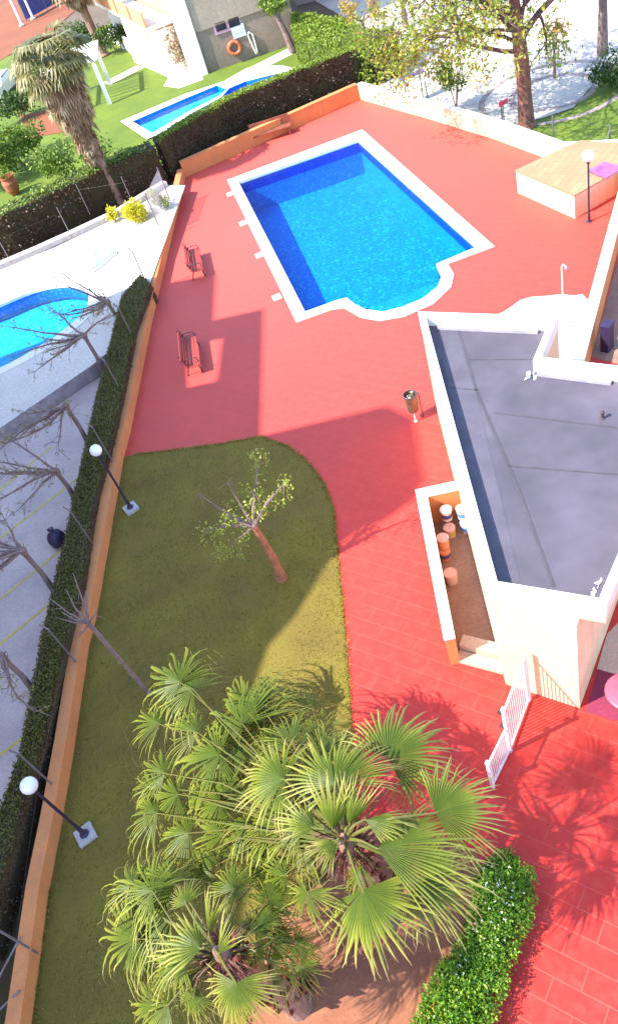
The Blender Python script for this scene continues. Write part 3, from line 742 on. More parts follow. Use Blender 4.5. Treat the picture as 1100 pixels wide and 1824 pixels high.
# paint buckets
def bucket(px, z, r_, h, label, body, band=None, lid='bucket_lid', lidz=True):
    c = g(*px, z + h); c = np.array([c[0], c[1], z]); t = thing('paint_bucket', label, 'bucket', c, 'paint buckets in the courtyard')
    b = MB(); b.lathe([(r_ * .86, .002), (r_ * .9, .02), (r_ * .99, h - .05), (r_ * 1.04, h - .045), (r_ * 1.04, h - .02)], c, 22); b.build('pail', body, t)
    if lid:
        b = MB(); b.lathe([(r_ * 1.06, h - .03), (r_ * 1.06, h), (r_ * .96, h + .004), (r_ * .93, h - .008), (.01, h - .008)], c, 22, False, True); b.build('lid', lid, t)
    if band:
        b = MB(); b.lathe([(r_ * .955, h * .3), (r_ * .985, h * .68)], c, 22, False, False); b.build('label_band', band, t)
    b = MB(); n = 9
    b.tube([c + [r_ * 1.05 * math.cos(a), r_ * 1.05 * math.sin(a), h * .72 - .10 * math.sin((a - .4) )] for a in [.4 + math.pi * i / n for i in range(n + 1)]], .006, 5); b.build('handle', 'galv', t)
bucket((799, 938), .004, .15, .36, 'pinkish bucket with an ochre stain under the stacked white lidded one', 'bucket_lid', 'bucket_ochre', None)
bucket((793, 907), .37, .15, .36, 'lidded bucket with a navy band topping the far left stack', 'bucket_white', 'bucket_navy', 'bucket_white')
bucket((828, 929), .004, .145, .36, 'white bucket with blue band at the bottom beside the house wall', 'bucket_white', 'bucket_blue', None)
bucket((821, 905), .37, .145, .36, 'white lidded bucket with blue band topping the stack by house wall', 'bucket_white', 'bucket_blue', 'bucket_white')
bucket((790, 978), .004, .15, .36, 'navy banded bucket under the orange one by the courtyard wall', 'bucket_orange', 'bucket_navy', None)
bucket((787, 957), .37, .15, .36, 'orange bucket with pink lid topping the stack by the courtyard wall', 'bucket_orange', None, 'bucket_lid')
bucket((801, 1020), .004, .16, .38, 'lone pale pink lidded bucket nearest the courtyard mouth', 'bucket_lid', None, 'bucket_lid')

# wire fence along the left wall
fz = .45
wf = thing('wire_fence', 'thin grey wire fence of leaning posts on the long orange wall', 'fence', (*WL[4], 0))
posts = [((266, 505), (238, 463)), ((245, 607), (208, 550)), ((224, 703), (183, 630)), ((207, 823), (158, 735)), ((174, 972), (128, 903)), ((143, 1180), (90, 1065)), ((101, 1397), (35, 1337)), ((63, 1690), (-40, 1610)), ((290, 410), (268, 372))]
tops = []
for bpx, tpx in posts:
    P = g(*bpx, fz); P = P + np.array([-.10, .03, 0])
    b = MB(); hgt = 1.55
    b.tube([P - [0, 0, .3], P + [0, 0, hgt], P + [-.10, .02, hgt + .22]], .024, 8); b.build('post', 'galv', wf); tops.append(P)
tops.sort(key=lambda p: p[1])
b = MB()
for z_ in (.6, 1.5):
    b.tube([p + [0, 0, z_] for p in tops], .0012, 4)
b.build('wires', 'galv', wf)
for bpx, off in (((50, 1765), (-1.2, -.15)), ((50, 1670), (-1.25, -.9))):
    P = g(*bpx, fz); b = MB(); b.tube([P + [-.08, 0, .15], P + [off[0], off[1], -.45]], .022, 8); b.build('brace', 'galv', wf)

# chain link panel at the far left corner
cp = thing('mesh_panel', 'pale chain link mesh panel at the far left corner of deck', 'fence', g(322, 312))
A = g(322, 318, .6); B = g(300, 402, .6) ; C_ = g(338, 262, .2)
def meshpanel(A, B, h, parent, step=.17, mk_='mesh_wire'):
    b = MB(); A = np.array(A); B = np.array(B); L = np.linalg.norm(B - A); d = (B - A) / L; n = int((L + h) / step)
    for i in range(n):
        s = i * step
        for dirn in (1, -1):
            x0, z0, x1, z1 = s - h, 0., s, h
            if x0 < 0: z0 -= x0; x0 = 0
            if x1 > L: z1 -= (x1 - L); x1 = L
            if z1 <= z0: continue
            if dirn == 1: p, q = A + d * x0 + [0, 0, z0], A + d * x1 + [0, 0, z1]
            else: p, q = A + d * (L - x0) + [0, 0, z0], A + d * (L - x1) + [0, 0, z1]
            b.tube([p, q], .007, 3, False)
    b.build('mesh', mk_, parent)
    for P in (A, B):
        b = MB(); b.tube([P - [0, 0, .4], P + [0, 0, h + .1]], .03, 8); b.build('post', 'galv', parent)
A, B = g(309, 352, TZ), g(289, 398, TZ); meshpanel(A + [-.2, 0, 0], B + [-.2, 0, 0], 1.5, cp, .10)
# fence posts beside the far kerb
kf = thing('wire_fence', 'sparse thin posts with wire on the grey terrace kerb', 'fence', g(120, 410, TZ))
pp = []
for px in ((22, 470), (129, 424), (161, 382), (240, 370)):
    P = g(*px, TZ + .1); b = MB(); b.tube([P, P + [0, 0, 1.6]], .022, 6); b.build('post', 'galv', kf); pp.append(P)
b = MB()
b.tube([p + [0, 0, 1.3] for p in pp], .0012, 4)
b.build('wires', 'galv', kf)
# right fence along plaza lawn
rfc = thing('wire_fence', 'grey wire fence with slim posts beyond the sunlit cream wall', 'fence', g(900, 245))
pp = []
for px in ((700, 182), (763, 190), (895, 228), (985, 255), (1085, 278), (1130, 300)):
    P = g(*px); b = MB(); b.tube([P, P + [0, 0, 1.25]], .035, 6); b.build('post', 'galv', rfc); pp.append(P)
P = pp[4]; b = MB(); b.tube([P + [0, 0, 1.1], P + [-.5, -.1, 0]], .025, 6); b.build('brace', 'galv', rfc)
b = MB()
for z_ in (.6, 1.2): b.tube([p + [0, 0, z_] for p in pp], .002, 4)
b.build('wires', 'galv', rfc)
# small items
c = g(108, 968); t = thing('refuse_sack', 'dark navy refuse sack tied shut beside the parking hedge', 'bag', c)
b = MB(); b.lathe([(.18, 0), (.27, .08), (.29, .28), (.22, .46), (.08, .56), (.05, .6), (.1, .68)], c, 14)
b.v = [(x + .03 * mnoise.noise(Vector((x, y, z)) * 7), y + .03 * mnoise.noise(Vector((x + 5, y, z)) * 7), z) for x, y, z in b.v]
b.build('sack', 'navy_bag', t, True); b = MB(); b.lathe([(.06, .56), (.065, .58), (.06, .6)], c, 10); b.build('tie', 'litter', t)
hq = gs([(130, 470), (172, 440), (208, 448), (165, 483)], TZ + .12); t = thing('pool_hatch', 'pale blue hatch lid propped open on the white terrace', 'hatch', (*hq[0], TZ))
b = MB(); b.prism(hq, TZ + .001, TZ + .10); b.build('frame', 'white_paint', t); b = MB(); b.prism(offset(hq, -.08), TZ + .101, TZ + .14); b.build('lid', 'hatch_blue', t)
A, B = g(165, 484, TZ), g(208, 450, TZ); b = MB(); b.beam(A + [.06, -.05, .05], B + [.06, -.05, .05], .05, .09); b.build('edge_board', 'brown_wood', t)
c = g(690, 190)
# indigo sign on posts past the far wall
A, B = g(712, 142, 1.3), g(752, 125, 1.3); t = thing('notice_board', 'small indigo board on two posts beyond the far wall corner', 'sign', (*A[:2], 0))
b = MB(); b.beam(A, B, .5, .05); b.build('board', 'indigo', t)
for e in (.15, .85):
    P = A + (B - A) * e; b = MB(); b.tube([P - [0, 0, 1.35], P - [0, 0, .03]], .03, 6); b.build('post', 'galv', t)
A = g(895, 183, 1.2); t = thing('small_sign', 'small faded red sign on a thin post by the big tree', 'sign', (*A[:2], 0))
b = MB(); b.box(A, (.5, .04, .22), .3); b.build('plate', 'pink_plastic', t); b = MB(); b.tube([A - [0, -.04, 1.25], A + [0, .04, .1]], .025, 6); b.build('post', 'galv', t)

# ================================================================== HEDGES
def hedge(name, label, left, right, zt, z0, lm, nleaf, size, core='hedge_core', side=None, jit=.05, group=None):
    """long clipped hedge between two matching polylines at height zt"""
    t = thing(name, label, 'hedge', (*left[0], z0), group)
    n = len(left); b = MB()
    for i in range(n - 1):
        b.prism([left[i], left[i + 1], right[i + 1], right[i]], z0, zt - .04)
    b.build('woody_core', core, t)
    top = MB(); sd = MB()
    segs = []
    for i in range(n - 1):
        l0, l1, r0, r1 = (Vector((*p, zt)) for p in (left[i], left[i + 1], right[i], right[i + 1])); dz = Vector((0, 0, zt - z0))
        segs.append((l0, l1, r1, r0, Vector((0, 0, 1)), 2.2, True))
        for a, c, inner in ((l0, l1, r0), (r0, r1, l0)):
            d = (c - a); nrm = Vector((d.y, -d.x, 0)).normalized()
            if nrm.dot(a - inner) < 0: nrm = -nrm
            segs.append((a, c, c - dz, a - dz, nrm, 1, False))
    for e, q in ((0, 1), (n - 1, n - 2)):
        a, c = Vector((*left[e], zt)), Vector((*right[e], zt)); nrm = (a - Vector((*left[q], zt))).normalized(); segs.append((a, c, c - Vector((0, 0, zt - z0)), a - Vector((0, 0, zt - z0)), nrm, 1, False))
    ar = [(s[0] - s[1]).length * (s[1] - s[2]).length * s[5] for s in segs]; tot = sum(ar)
    for s, a in zip(segs, ar):
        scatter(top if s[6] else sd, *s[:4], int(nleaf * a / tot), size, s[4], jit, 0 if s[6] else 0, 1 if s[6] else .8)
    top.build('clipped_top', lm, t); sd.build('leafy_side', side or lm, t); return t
HZ = .82
hl = [(-60, 1660), (0, 1440), (36, 1335), (75, 1130), (107, 990), (130, 888), (172, 705), (218, 525), (249, 488)]
hr = [(-30, 1690), (36, 1440), (76, 1310), (112, 1160), (146, 1025), (168, 885), (205, 750), (240, 580), (268, 505)]
hedge('parking_hedge', 'long clipped olive hedge between the orange wall and parking bays', gs(hl, HZ), gs(hr, HZ), HZ, -.02, 'hedge_olive', 70000, .062, side='hedge_shaded', jit=.03)
FH = 1.95
f1l = gs([(-120, 425), (0, 385), (100, 340), (190, 298), (275, 262)], FH); f1r = [tuple(np.array(p) + [-.25, 1.2]) for p in f1l]
hedge('tall_hedge', 'tall shaggy hedge behind the grey terrace kerb at left', f1l, f1r, FH, -.05, 'shrub_leaf', 15000, .13, side='hedge_shaded', jit=.14)
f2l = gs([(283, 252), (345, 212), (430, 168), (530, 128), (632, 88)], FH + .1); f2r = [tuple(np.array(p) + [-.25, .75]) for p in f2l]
hedge('tall_hedge', 'tall clipped hedge behind the orange far wall of deck', f2l, f2r, FH + .1, -.05, 'hedge_green', 36000, .10, side='hedge_shaded', jit=.05)
bl0 = gs([(517, 27), (590, 33), (640, 36)], 2.2)
hedge('block_hedge', 'broad flat topped green hedge block beyond the tall hedge', gs([(522, 60), (600, 95), (648, 100)], 1.6), gs([(520, 24), (620, 34), (700, 66)], 1.6), 1.6, -.05, 'hedge_green', 16000, .15, core='hedge_core_green', side='hedge_green', jit=.1)
hedge('block_hedge', 'short hedge with a dark face right of the flat topped block', gs([(660, 92), (705, 72)], 1.7), gs([(650, 55), (700, 48)], 1.7), 1.7, -.05, 'hedge_green', 3500, .15, side='hedge_shaded', jit=.1)
# flowering border bottom right
bush = thing('border_bush', 'bright green leafy border bush with white flowers along the red path', 'bush', g(840, 1760))
bl_ = gs([(730, 1900), (738, 1824), (768, 1752), (815, 1690), (846, 1630), (842, 1570)], .45); br_ = gs([(850, 1900), (874, 1815), (905, 1715), (940, 1622), (944, 1555), (900, 1512)], .45)
core = MB()
for i in range(5): core.prism([tuple(np.array(p) * .8 + np.array(q) * .2) for p, q in ((bl_[i], br_[i]), (bl_[i + 1], br_[i + 1]))] + [tuple(np.array(p) * .2 + np.array(q) * .8) for p, q in ((bl_[i + 1], br_[i + 1]), (bl_[i], br_[i]))], 0, .38)
core.build('woody_core', 'hedge_core', bush)
lf = MB(); fl = MB(); allc = []
for i in range(5):
    for j in range(13):
        u, v = (j + rnd.random()) / 13, rnd.random()
        l = np.array(bl_[i]) * (1 - u) + np.array(bl_[i + 1]) * u; r_ = np.array(br_[i]) * (1 - u) + np.array(br_[i + 1]) * u
        for v in (.08, .3, .5, .7, .92):
            v2 = v + rnd.uniform(-.07, .07); p = l * (1 - v2) + r_ * v2
            zc = .30 + .22 * math.sin(math.pi * v) + .06 * rnd.random()
            cloud(lf, (p[0], p[1], zc), .15, 95, .055, .9, .5)
for _ in range(70):
    i = rnd.randrange(5); u, v = rnd.random(), rnd.uniform(.1, .95); p = (np.array(bl_[i]) * (1 - u) + np.array(bl_[i + 1]) * u) * (1 - v) + (np.array(br_[i]) * (1 - u) + np.array(br_[i + 1]) * u) * v
    if i < 2 and rnd.random() < .7: continue
    c = Vector((p[0], p[1], .50 + .2 * math.sin(math.pi * v)))
    for k_ in range(4): fl.leaf(c, (rvec() + Vector((0, 0, .3))).normalized(), Vector((0, 0, 1)), .028, .02)
lf.build('foliage', 'bush_leaf', bush); fl.build('flowers', 'white_flower', bush)

rnd.seed(8)
def shrub(name, label, px, rad, h, lm, n, size, group=None, cat='bush', stems=4, z0=0., cen=None):
    c = np.array(g(*px, z0)); t = thing(name, label, cat, c, group); st_ = MB(); f_ = MB()
    for k_ in range(stems):
        a = rnd.random() * 6.28; st_.tube([c, c + [.3 * rad * math.cos(a), .3 * rad * math.sin(a), h * .5], c + [.6 * rad * math.cos(a), .6 * rad * math.sin(a), h * .8]], [.03, .022, .01], 5)
    st_.build('stems', 'bark_grey', t)
    k = max(5, int(9 * rad))
    for _ in range(k):
        a = rnd.random() * 6.28; q = rad * .62 * rnd.random() ** .5; zz = h * rnd.uniform(.3, .78)
        cloud(f_, c + [q * math.cos(a), q * math.sin(a), zz], rad * rnd.uniform(.3, .5), n // k, size, min(1.2, h / (2 * rad) + .3), .4)
    f_.build('foliage', lm, t); return t
shrub('flowering_shrub', 'bright yellow flowering shrub at the foot of the far palm', (245, 392), .85, 1.1, 'yellow_leaf', 1500, .13, z0=TZ)
shrub('flowering_shrub', 'small yellow shrub left of the far palm trunk', (206, 394), .4, .8, 'yellow_leaf', 450, .12, z0=TZ)
shrub('garden_shrub', 'pale yellow green shrub against the chain link panel', (288, 372), .6, 1.1, 'lime_leaf', 500, .12, z0=TZ)
shrub('garden_shrub', 'large leafy shrub at the left edge behind the tall hedge', (5, 330), 1.9, 3.2, 'shrub_leaf', 2600, .2)
shrub('garden_shrub', 'rounded green shrub beside the red terrace', (66, 275), 1.3, 2.1, 'shrub_leaf', 1700, .17)
shrub('garden_shrub', 'dark leafy shrub below the white car', (45, 212), 1.7, 2.0, 'dark_shrub', 2000, .2)  # dark-leaved shrub fills the dark area below the car
shrub('garden_shrub', 'tall green shrub behind the terracotta urn', (30, 300), 1.7, 2.8, 'shrub_leaf', 2400, .2)
shrub('garden_shrub', 'light green shrub just left of the far palm trunk', (118, 322), 1.6, 2.2, 'shrub_leaf', 2400, .17)
shrub('garden_shrub', 'green shrub tucked right of the far palm trunk', (180, 302), 1.2, 1.9, 'shrub_leaf', 1500, .17)
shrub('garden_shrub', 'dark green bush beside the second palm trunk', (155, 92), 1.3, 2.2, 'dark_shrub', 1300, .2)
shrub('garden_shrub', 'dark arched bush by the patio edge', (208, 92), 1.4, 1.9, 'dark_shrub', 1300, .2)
shrub('dry_shrub', 'dry brown climber against the white house corner', (340, 125), 1.3, 3.0, 'dry_leaf', 1600, .2)
shrub('garden_shrub', 'slender olive green bush behind the sunlit cream wall', (812, 195), 1.0, 2.7, 'shrub_leaf', 1500, .13)
shrub('round_bush', 'rounded dark green bush at right edge of the plaza', (1088, 155), 1.2, 1.6, 'dark_shrub', 1800, .13)
shrub('garden_shrub', 'yellowish young shrub at the far wall corner', (655, 150), .9, 2.3, 'spring_leaf', 520, .14)
shrub('red_cordyline', 'dark red spiky plant at the foot of the nearest palm', (535, 1750), .24, .42, 'red_leaf', 420, .16, cat='plant')

# ================================================================== TREES
def limb(mb, p, d, L, r0, depth, tips, bend=.25, split=(2, 3), gravity=0., k0=.7):
    path = [Vector(p)]; dd = Vector(d).normalized(); n = 4; rad = [r0]
    for i in range(n):
        dd = (dd + rvec() * bend * .5 + Vector((0, 0, gravity))).normalized(); path.append(path[-1] + dd * L / n); rad.append(r0 * (1 - (1 - k0) * (i + 1) / n))
    mb.tube(path, rad, 7 if r0 > .05 else 5)
    if depth == 0: tips.append((path[-1], dd)); tips.append((path[-2], dd)); return
    if depth <= 1: tips.append((path[-1], dd)); tips.append((path[2], dd))
    for _ in range(rnd.randint(*split)):
        a = (dd + rvec() * .75).normalized(); limb(mb, path[-1], a, L * rnd.uniform(.6, .85), rad[-1] * .72, depth - 1, tips, bend, split, gravity, k0)
    if rnd.random() < .6:
        a = (dd + rvec() * 1.0).normalized(); limb(mb, path[2], a, L * .6, rad[2] * .5, max(0, depth - 1), tips, bend, split, gravity, k0)
def clumps(mb, tips, per, rad, size):
    for p, d in tips:
        for _ in range(per):
            q = p + rvec() * rad * rnd.random(); mb.leaf(q, (rvec() + Vector((0, 0, -.2))).normalized(), (rvec() + Vector((0, 0, .7))).normalized(), size * rnd.uniform(.6, 1.4), size * .55)

rnd.seed(21)
# big spreading tree right of the deck
c = np.array(g(937, 224)); t = thing('spreading_tree', 'big spreading tree with reddish trunk and sparse spring leaves beyond the cream wall', 'tree', c)
tk = MB(); tips = []
tk.tube([c, c + [0, 0, .15], c + [.02, .05, 1.2], c + [.03, .1, 2.6], c + [.0, .15, 3.3], c + [-.05, .3, 5.2], c + [.05, .4, 7.5]], [.48, .37, .31, .30, .30, .2, .1], 12)
tk.build('trunk', 'bark_red', t)
lb = MB()
for z, d, L, r_ in ((3.4, (-.8, .75, .45), 2.9, .09), (3.9, (-1, .3, .55), 2.8, .08), (4.4, (-.9, .9, .5), 2.8, .09), (3.8, (.5, .9, .5), 2.6, .08), (3.1, (-1, .35, .42), 2.7, .10), (3.6, (-.5, -.4, .8), 1.8, .07), (3.4, (.9, .3, .8), 2.6, .15), (3.9, (-.8, .5, .7), 2.8, .11), (4.4, (.7, -.5, .8), 2.2, .09), (4.6, (-.6, -.6, .7), 2.2, .08), (5.2, (-.3, .9, .7), 2.6, .1), (5.4, (.8, .6, .9), 2.5, .09), (6., (-1, .2, .7), 2.3, .08), (7.3, (.2, .4, 1), 2.2, .08), (7.3, (-.4, -.2, 1), 2.2, .07)):
    limb(lb, c + [0, .15 + .05 * (z - 3), z], d, L, r_, 3, tips, .38, (2, 3), .0)
lb.build('limbs', 'bark', t)
lv_ = MB(); clumps(lv_, tips, 15, .8, .16); lv_.build('crown', 'spring_leaf', t)
lv_ = MB(); clumps(lv_, [x for x in tips if rnd.random() < .3], 9, .6, .17); lv_.build('orange_leaves', 'orange_leaf', t)

rnd.seed(15)
def tree(name, label, px, h, r0, lm, spread=1., depth=2, per=8, size=.15, bark='bark_grey', lean=(0, 0), nl=4, group=None, z0=0., crad=.4):
    c = np.array(g(*px, z0)); t = thing(name, label, 'tree', c, group); tk = MB()
    tp = c + [lean[0] * h, lean[1] * h, h]
    tk.tube([c, c * .5 + tp * .5 + [.04, .03, 0], tp], [r0 * 1.25, r0 * .95, r0 * .85], 9); tk.build('trunk', bark, t)
    lb = MB(); tips = []
    for k_ in range(nl):
        a = 6.28 * k_ / nl + rnd.random(); limb(lb, tp, (math.cos(a), math.sin(a), rnd.uniform(.5, 1.2)), h * .28 * spread, r0 * .55, depth, tips, .3)
    lb.build('limbs', bark, t); lv_ = MB(); clumps(lv_, tips, per, crad, size); lv_.build('crown', lm, t); return t
tree('young_tree', 'spindly young tree with orange tufts in the plaza circle', (987, 138), 2.0, .06, 'orange_leaf', .5, 1, 9, .2, nl=3)
tree('plaza_tree', 'pale trunked tree at top right beside the round bush', (1072, 95), 4.0, .22, 'spring_leaf', 1, 2, 5, .2)
tree('plaza_tree', 'dark slim tree behind the hedge block at top centre', (722, 48), 3.5, .16, 'spring_leaf', 1, 2, 8, .22)
tree('plaza_tree', 'slender tree with orange and green leaves between the hedges', (662, 128), 2.6, .10, 'orange_leaf', .9, 2, 7, .17)
tree('garden_tree', 'leaning grey green tree at the end of the grey wall', (522, 92), 2.3, .2, 'shrub_leaf', .9, 2, 16, .2, lean=(-.18, .1))
tree('plaza_tree', 'green tree behind plaza at the top edge left of the big tree', (800, 35), 3.4, .15, 'spring_leaf', 1.1, 2, 12, .22)

rnd.seed(5)
# pruned tree on the lawn
c = np.array(g(502, 1030)); t = thing('pruned_tree', 'pruned tree with thick orange brown trunk and tufts of green on the lawn', 'tree', c)
tp = np.array(g(452, 938, 2.2)); tk = MB()
tk.tube([c, c + [0, 0, .1], c * .6 + tp * .4 + [.05, 0, 0], tp], [.19, .15, .115, .085], 10); tk.build('trunk', 'bark_orange', t)
lb = MB(); tips = []
for px, z, r_, rich in (((455, 880), 2.9, .085, 1), ((458, 830), 3.4, .07, 1), ((505, 862), 3.1, .06, 1), ((405, 920), 2.7, .05, 1), ((365, 945), 2.5, .05, 1), ((355, 880), 3.1, .04, 0), ((405, 860), 3.3, .04, 0), ((425, 965), 2.0, .03, 1), ((470, 905), 2.6, .03, 1), ((395, 985), 2.0, .02, 1)):
    q = Vector(g(*px, z)); a = Vector(tp); m_ = a.lerp(q, .5) + rvec() * .08
    lb.tube([a, m_, q], [min(.08, r_ * 1.1), r_ * .65, r_ * .3], 6)
    if rich:
        for f_ in (.45, .7, .85, 1., 1.08): tips.append((a.lerp(q, f_), rvec()))
    for k_ in range(3):
        e = q + (rvec() + Vector((0, 0, -.2))) * .35; lb.tube([q, e], [.012, .005], 4); 
        if rich: tips.append((e, rvec()))
lb.build('limbs', 'bark_grey', t); lv_ = MB(); clumps(lv_, tips, 15, .24, .085); lv_.build('leaves', 'lime_leaf', t)
# bare pruned tree beside the wall
c = np.array(g(268, 1238)); tp = np.array(g(158, 1110, 3.0)); t = thing('bare_tree', 'thin bare pruned tree leaning over the orange wall', 'tree', c)
tk = MB(); tk.tube([c, c * .5 + tp * .5, tp], [.075, .055, .06], 8); tk.build('trunk', 'bark_grey', t)
lb = MB()
for px, z in (((118, 1050), 3.6), ((88, 1065), 3.4), ((140, 1135), 2.8), ((110, 1090), 3.4), ((155, 1050), 3.7), ((100, 1100), 3.1), ((175, 1085), 3.4), ((130, 1020), 3.9)):
    q = Vector(g(*px, z)); a = Vector(tp); lb.tube([a, a.lerp(q, .5) + rvec() * .07, q], [.028, .02, .008], 5)
    for k_ in range(2): lb.tube([a.lerp(q, .6), a.lerp(q, .6) + rvec() * .3], [.01, .004], 4)
lb.build('limbs', 'bark_grey', t); lv_ = MB(); clumps(lv_, [(Vector(c * .55 + tp * .45), rvec())] * 3, 7, .14, .07); lv_.build('leaves', 'lime_leaf', t)
rnd.seed(11)
# pollarded street trees along the parking
kn = [((192, 537), 3.2, 'bare pollarded street tree reaching toward the round pool'), ((150, 597), 3.0, 'pollarded street tree before the stone terrace wall, second from far end'), ((117, 722), 2.9, 'pollarded street tree with yellow buds at the foot of the stone wall'), ((100, 838), 2.9, 'pollarded street tree with long branches beside the globe lamp'), ((40, 980), 2.9, 'pollarded street tree above the navy sack by the parking hedge'), ((2, 1168), 2.8, 'nearest pollarded street tree at left edge of photo')]
for i, (px, z, lab) in enumerate(kn):
    hw = sorted(gs(hl, HZ), key=lambda p: p[1])
    for z in np.arange(3.2, .9, -.05):
        tp = np.array(g(*px, z))
        if tp[0] < np.interp(tp[1], [p[1] for p in hw], [p[0] for p in hw]) - .3: break
    c = np.array([tp[0] - .05, tp[1] + .05, -.02])
    t = thing('street_tree', lab, 'tree', c, 'pollarded street trees along the parking')
    tk = MB(); tk.tube([c, c * .5 + tp * .5 + [.05, 0, 0], tp - [0, 0, .25], tp], [.10, .075, .07, .11], 9); tk.ball(tp, .12, 10, 6, .8); tk.build('trunk', 'bark_grey', t)
    lb = MB(); bd = []
    for k_ in range(8):
        a = math.radians(rnd.gauss(195, 62)); L = rnd.uniform(1.4, 3.0); el = rnd.uniform(-.05, .42)
        d = Vector((math.cos(a), math.sin(a), el)).normalized(); p = Vector(tp); pth = [p.copy()]; rr_ = [.05]
        for s in range(6):
            d = (d + rvec() * .22 + Vector((0, 0, .03))).normalized(); p = p + d * L / 6; pth.append(p.copy()); rr_.append(.05 * (1 - (s + 1) / 7.5) * rnd.uniform(.8, 1.2))
            bd.append((p.copy(), d))
            for _ in range(rnd.choice((1, 1, 2, 3))):
                e = p + (d + rvec() * .9).normalized() * rnd.uniform(.2, .65); lb.tube([p, p.lerp(e, .5) + rvec() * .05, e], [.012, .009, .004], 4); bd.append((e, d)); bd.append((p.lerp(e, .6), d))
        lb.tube(pth, rr_, 6)
    lb.build('limbs', 'bark_grey', t); lv_ = MB()
    clumps(lv_, [x for x in bd if rnd.random() < .5], 6, .07, .062); clumps(lv_, [(Vector(tp), rvec())] * 3, 14, .25, .075); o = lv_.build('buds', 'bud_leaf', t)

# ================================================================== FAN PALMS
def fan(hub, tip, spread, nseg=30, droop=.5, split=.46, seed=0, rag=0.):
    """one pleated fan blade; returns builder with an 'along' value per vertex"""
    r_ = random.Random(seed); hub, tip = Vector(hub), Vector(tip); T = tip - hub; R_ = T.length; T.normalize()
    N = Vector((0, 0, 1)) - T * T.z
    if N.length < .25: N = Vector(EYE) - hub; N = N - T * N.dot(T)
    N.normalize(); ti = .28 + .3 * rag; N = (N + Vector((r_.uniform(-ti, ti), r_.uniform(-ti, ti), 0))); N = (N - T * N.dot(T)).normalized(); S = T.cross(N)
    m = MB(); m.al = []; sp = math.radians(spread); dphi = 2 * sp / nseg
    ss = [.02, .22, .40, .52, .64, .76, .88, 1.02]
    for i in range(nseg):
        if r_.random() < .16 * rag: continue
        phi = -sp + (i + .5) * dphi; q = abs(phi) / sp; L = R_ * (1.04 - .22 * q * q) * r_.uniform(.90 - .3 * rag, 1.06 + .08 * rag)
        d = T * math.cos(phi) + S * math.sin(phi); side = d.cross(N).normalized(); cup = .16
        sway = r_.gauss(0, .22 + .33 * rag); tw = r_.gauss(0, .05); dr = min(1.25, droop * r_.uniform(.7, 1.3)); tone = r_.random()
        if r_.random() < .15: dr = min(1.4, dr + .35)
        vs = []; p = hub.copy(); s0 = 0.; sq_ = r_.uniform(split - .06, split + .06)
        for s in ss:
            e = max(0., (s - sq_) / (1 - sq_)); k = min(.97, dr * e ** 1.1)
            q3 = (d * (1 - k) + side * sway * e * (1 + .9 * math.sin(e * 5 + r_.random())) + Vector((0, 0, -1)) * k + N * (.22 * math.cos(min(1, s / .7) * math.pi) * (1 - q)) - N * ((.3 + .55 * rag) * q * q)).normalized()
            p = p + q3 * L * (s - s0); s0 = s
            wd = L * math.tan(dphi / 2) * s * 1.03 if s <= sq_ else L * math.tan(dphi / 2) * sq_ * max(.06, (1 - e * .25) * .62 if e < .55 else .535 * max(0., 1 - e) / .45)
            pl = wd * .5
            vs += [p - side * wd, p + N * pl + side * tw * wd, p + side * wd]; m.al += [s * (1 - .2 * rag) + .2 * rag] * 3
        n_ = len(ss); fs = []
        for k_ in range(n_ - 1):
            o_ = 3 * k_; fs += [(o_, o_ + 1, o_ + 4, o_ + 3), (o_ + 1, o_ + 2, o_ + 5, o_ + 4)]
        m.add(vs, fs, tone)
        if r_.random() < .6:   # a thread hanging from the split
            p = Vector(vs[3 * 4]); e1 = p + Vector((r_.uniform(-.06, .06), r_.uniform(-.06, .06), -.09)) + d * .08; e2 = e1 + d * .05 + Vector((r_.uniform(-.05, .05), r_.uniform(-.05, .05), -.12))
            m.add([p, p + side * .006, e1 + side * .004, e1, e2], [(0, 1, 2, 3), (3, 2, 4)], tone); m.al += [.8, .8, .95, .95, 1.]
    return m
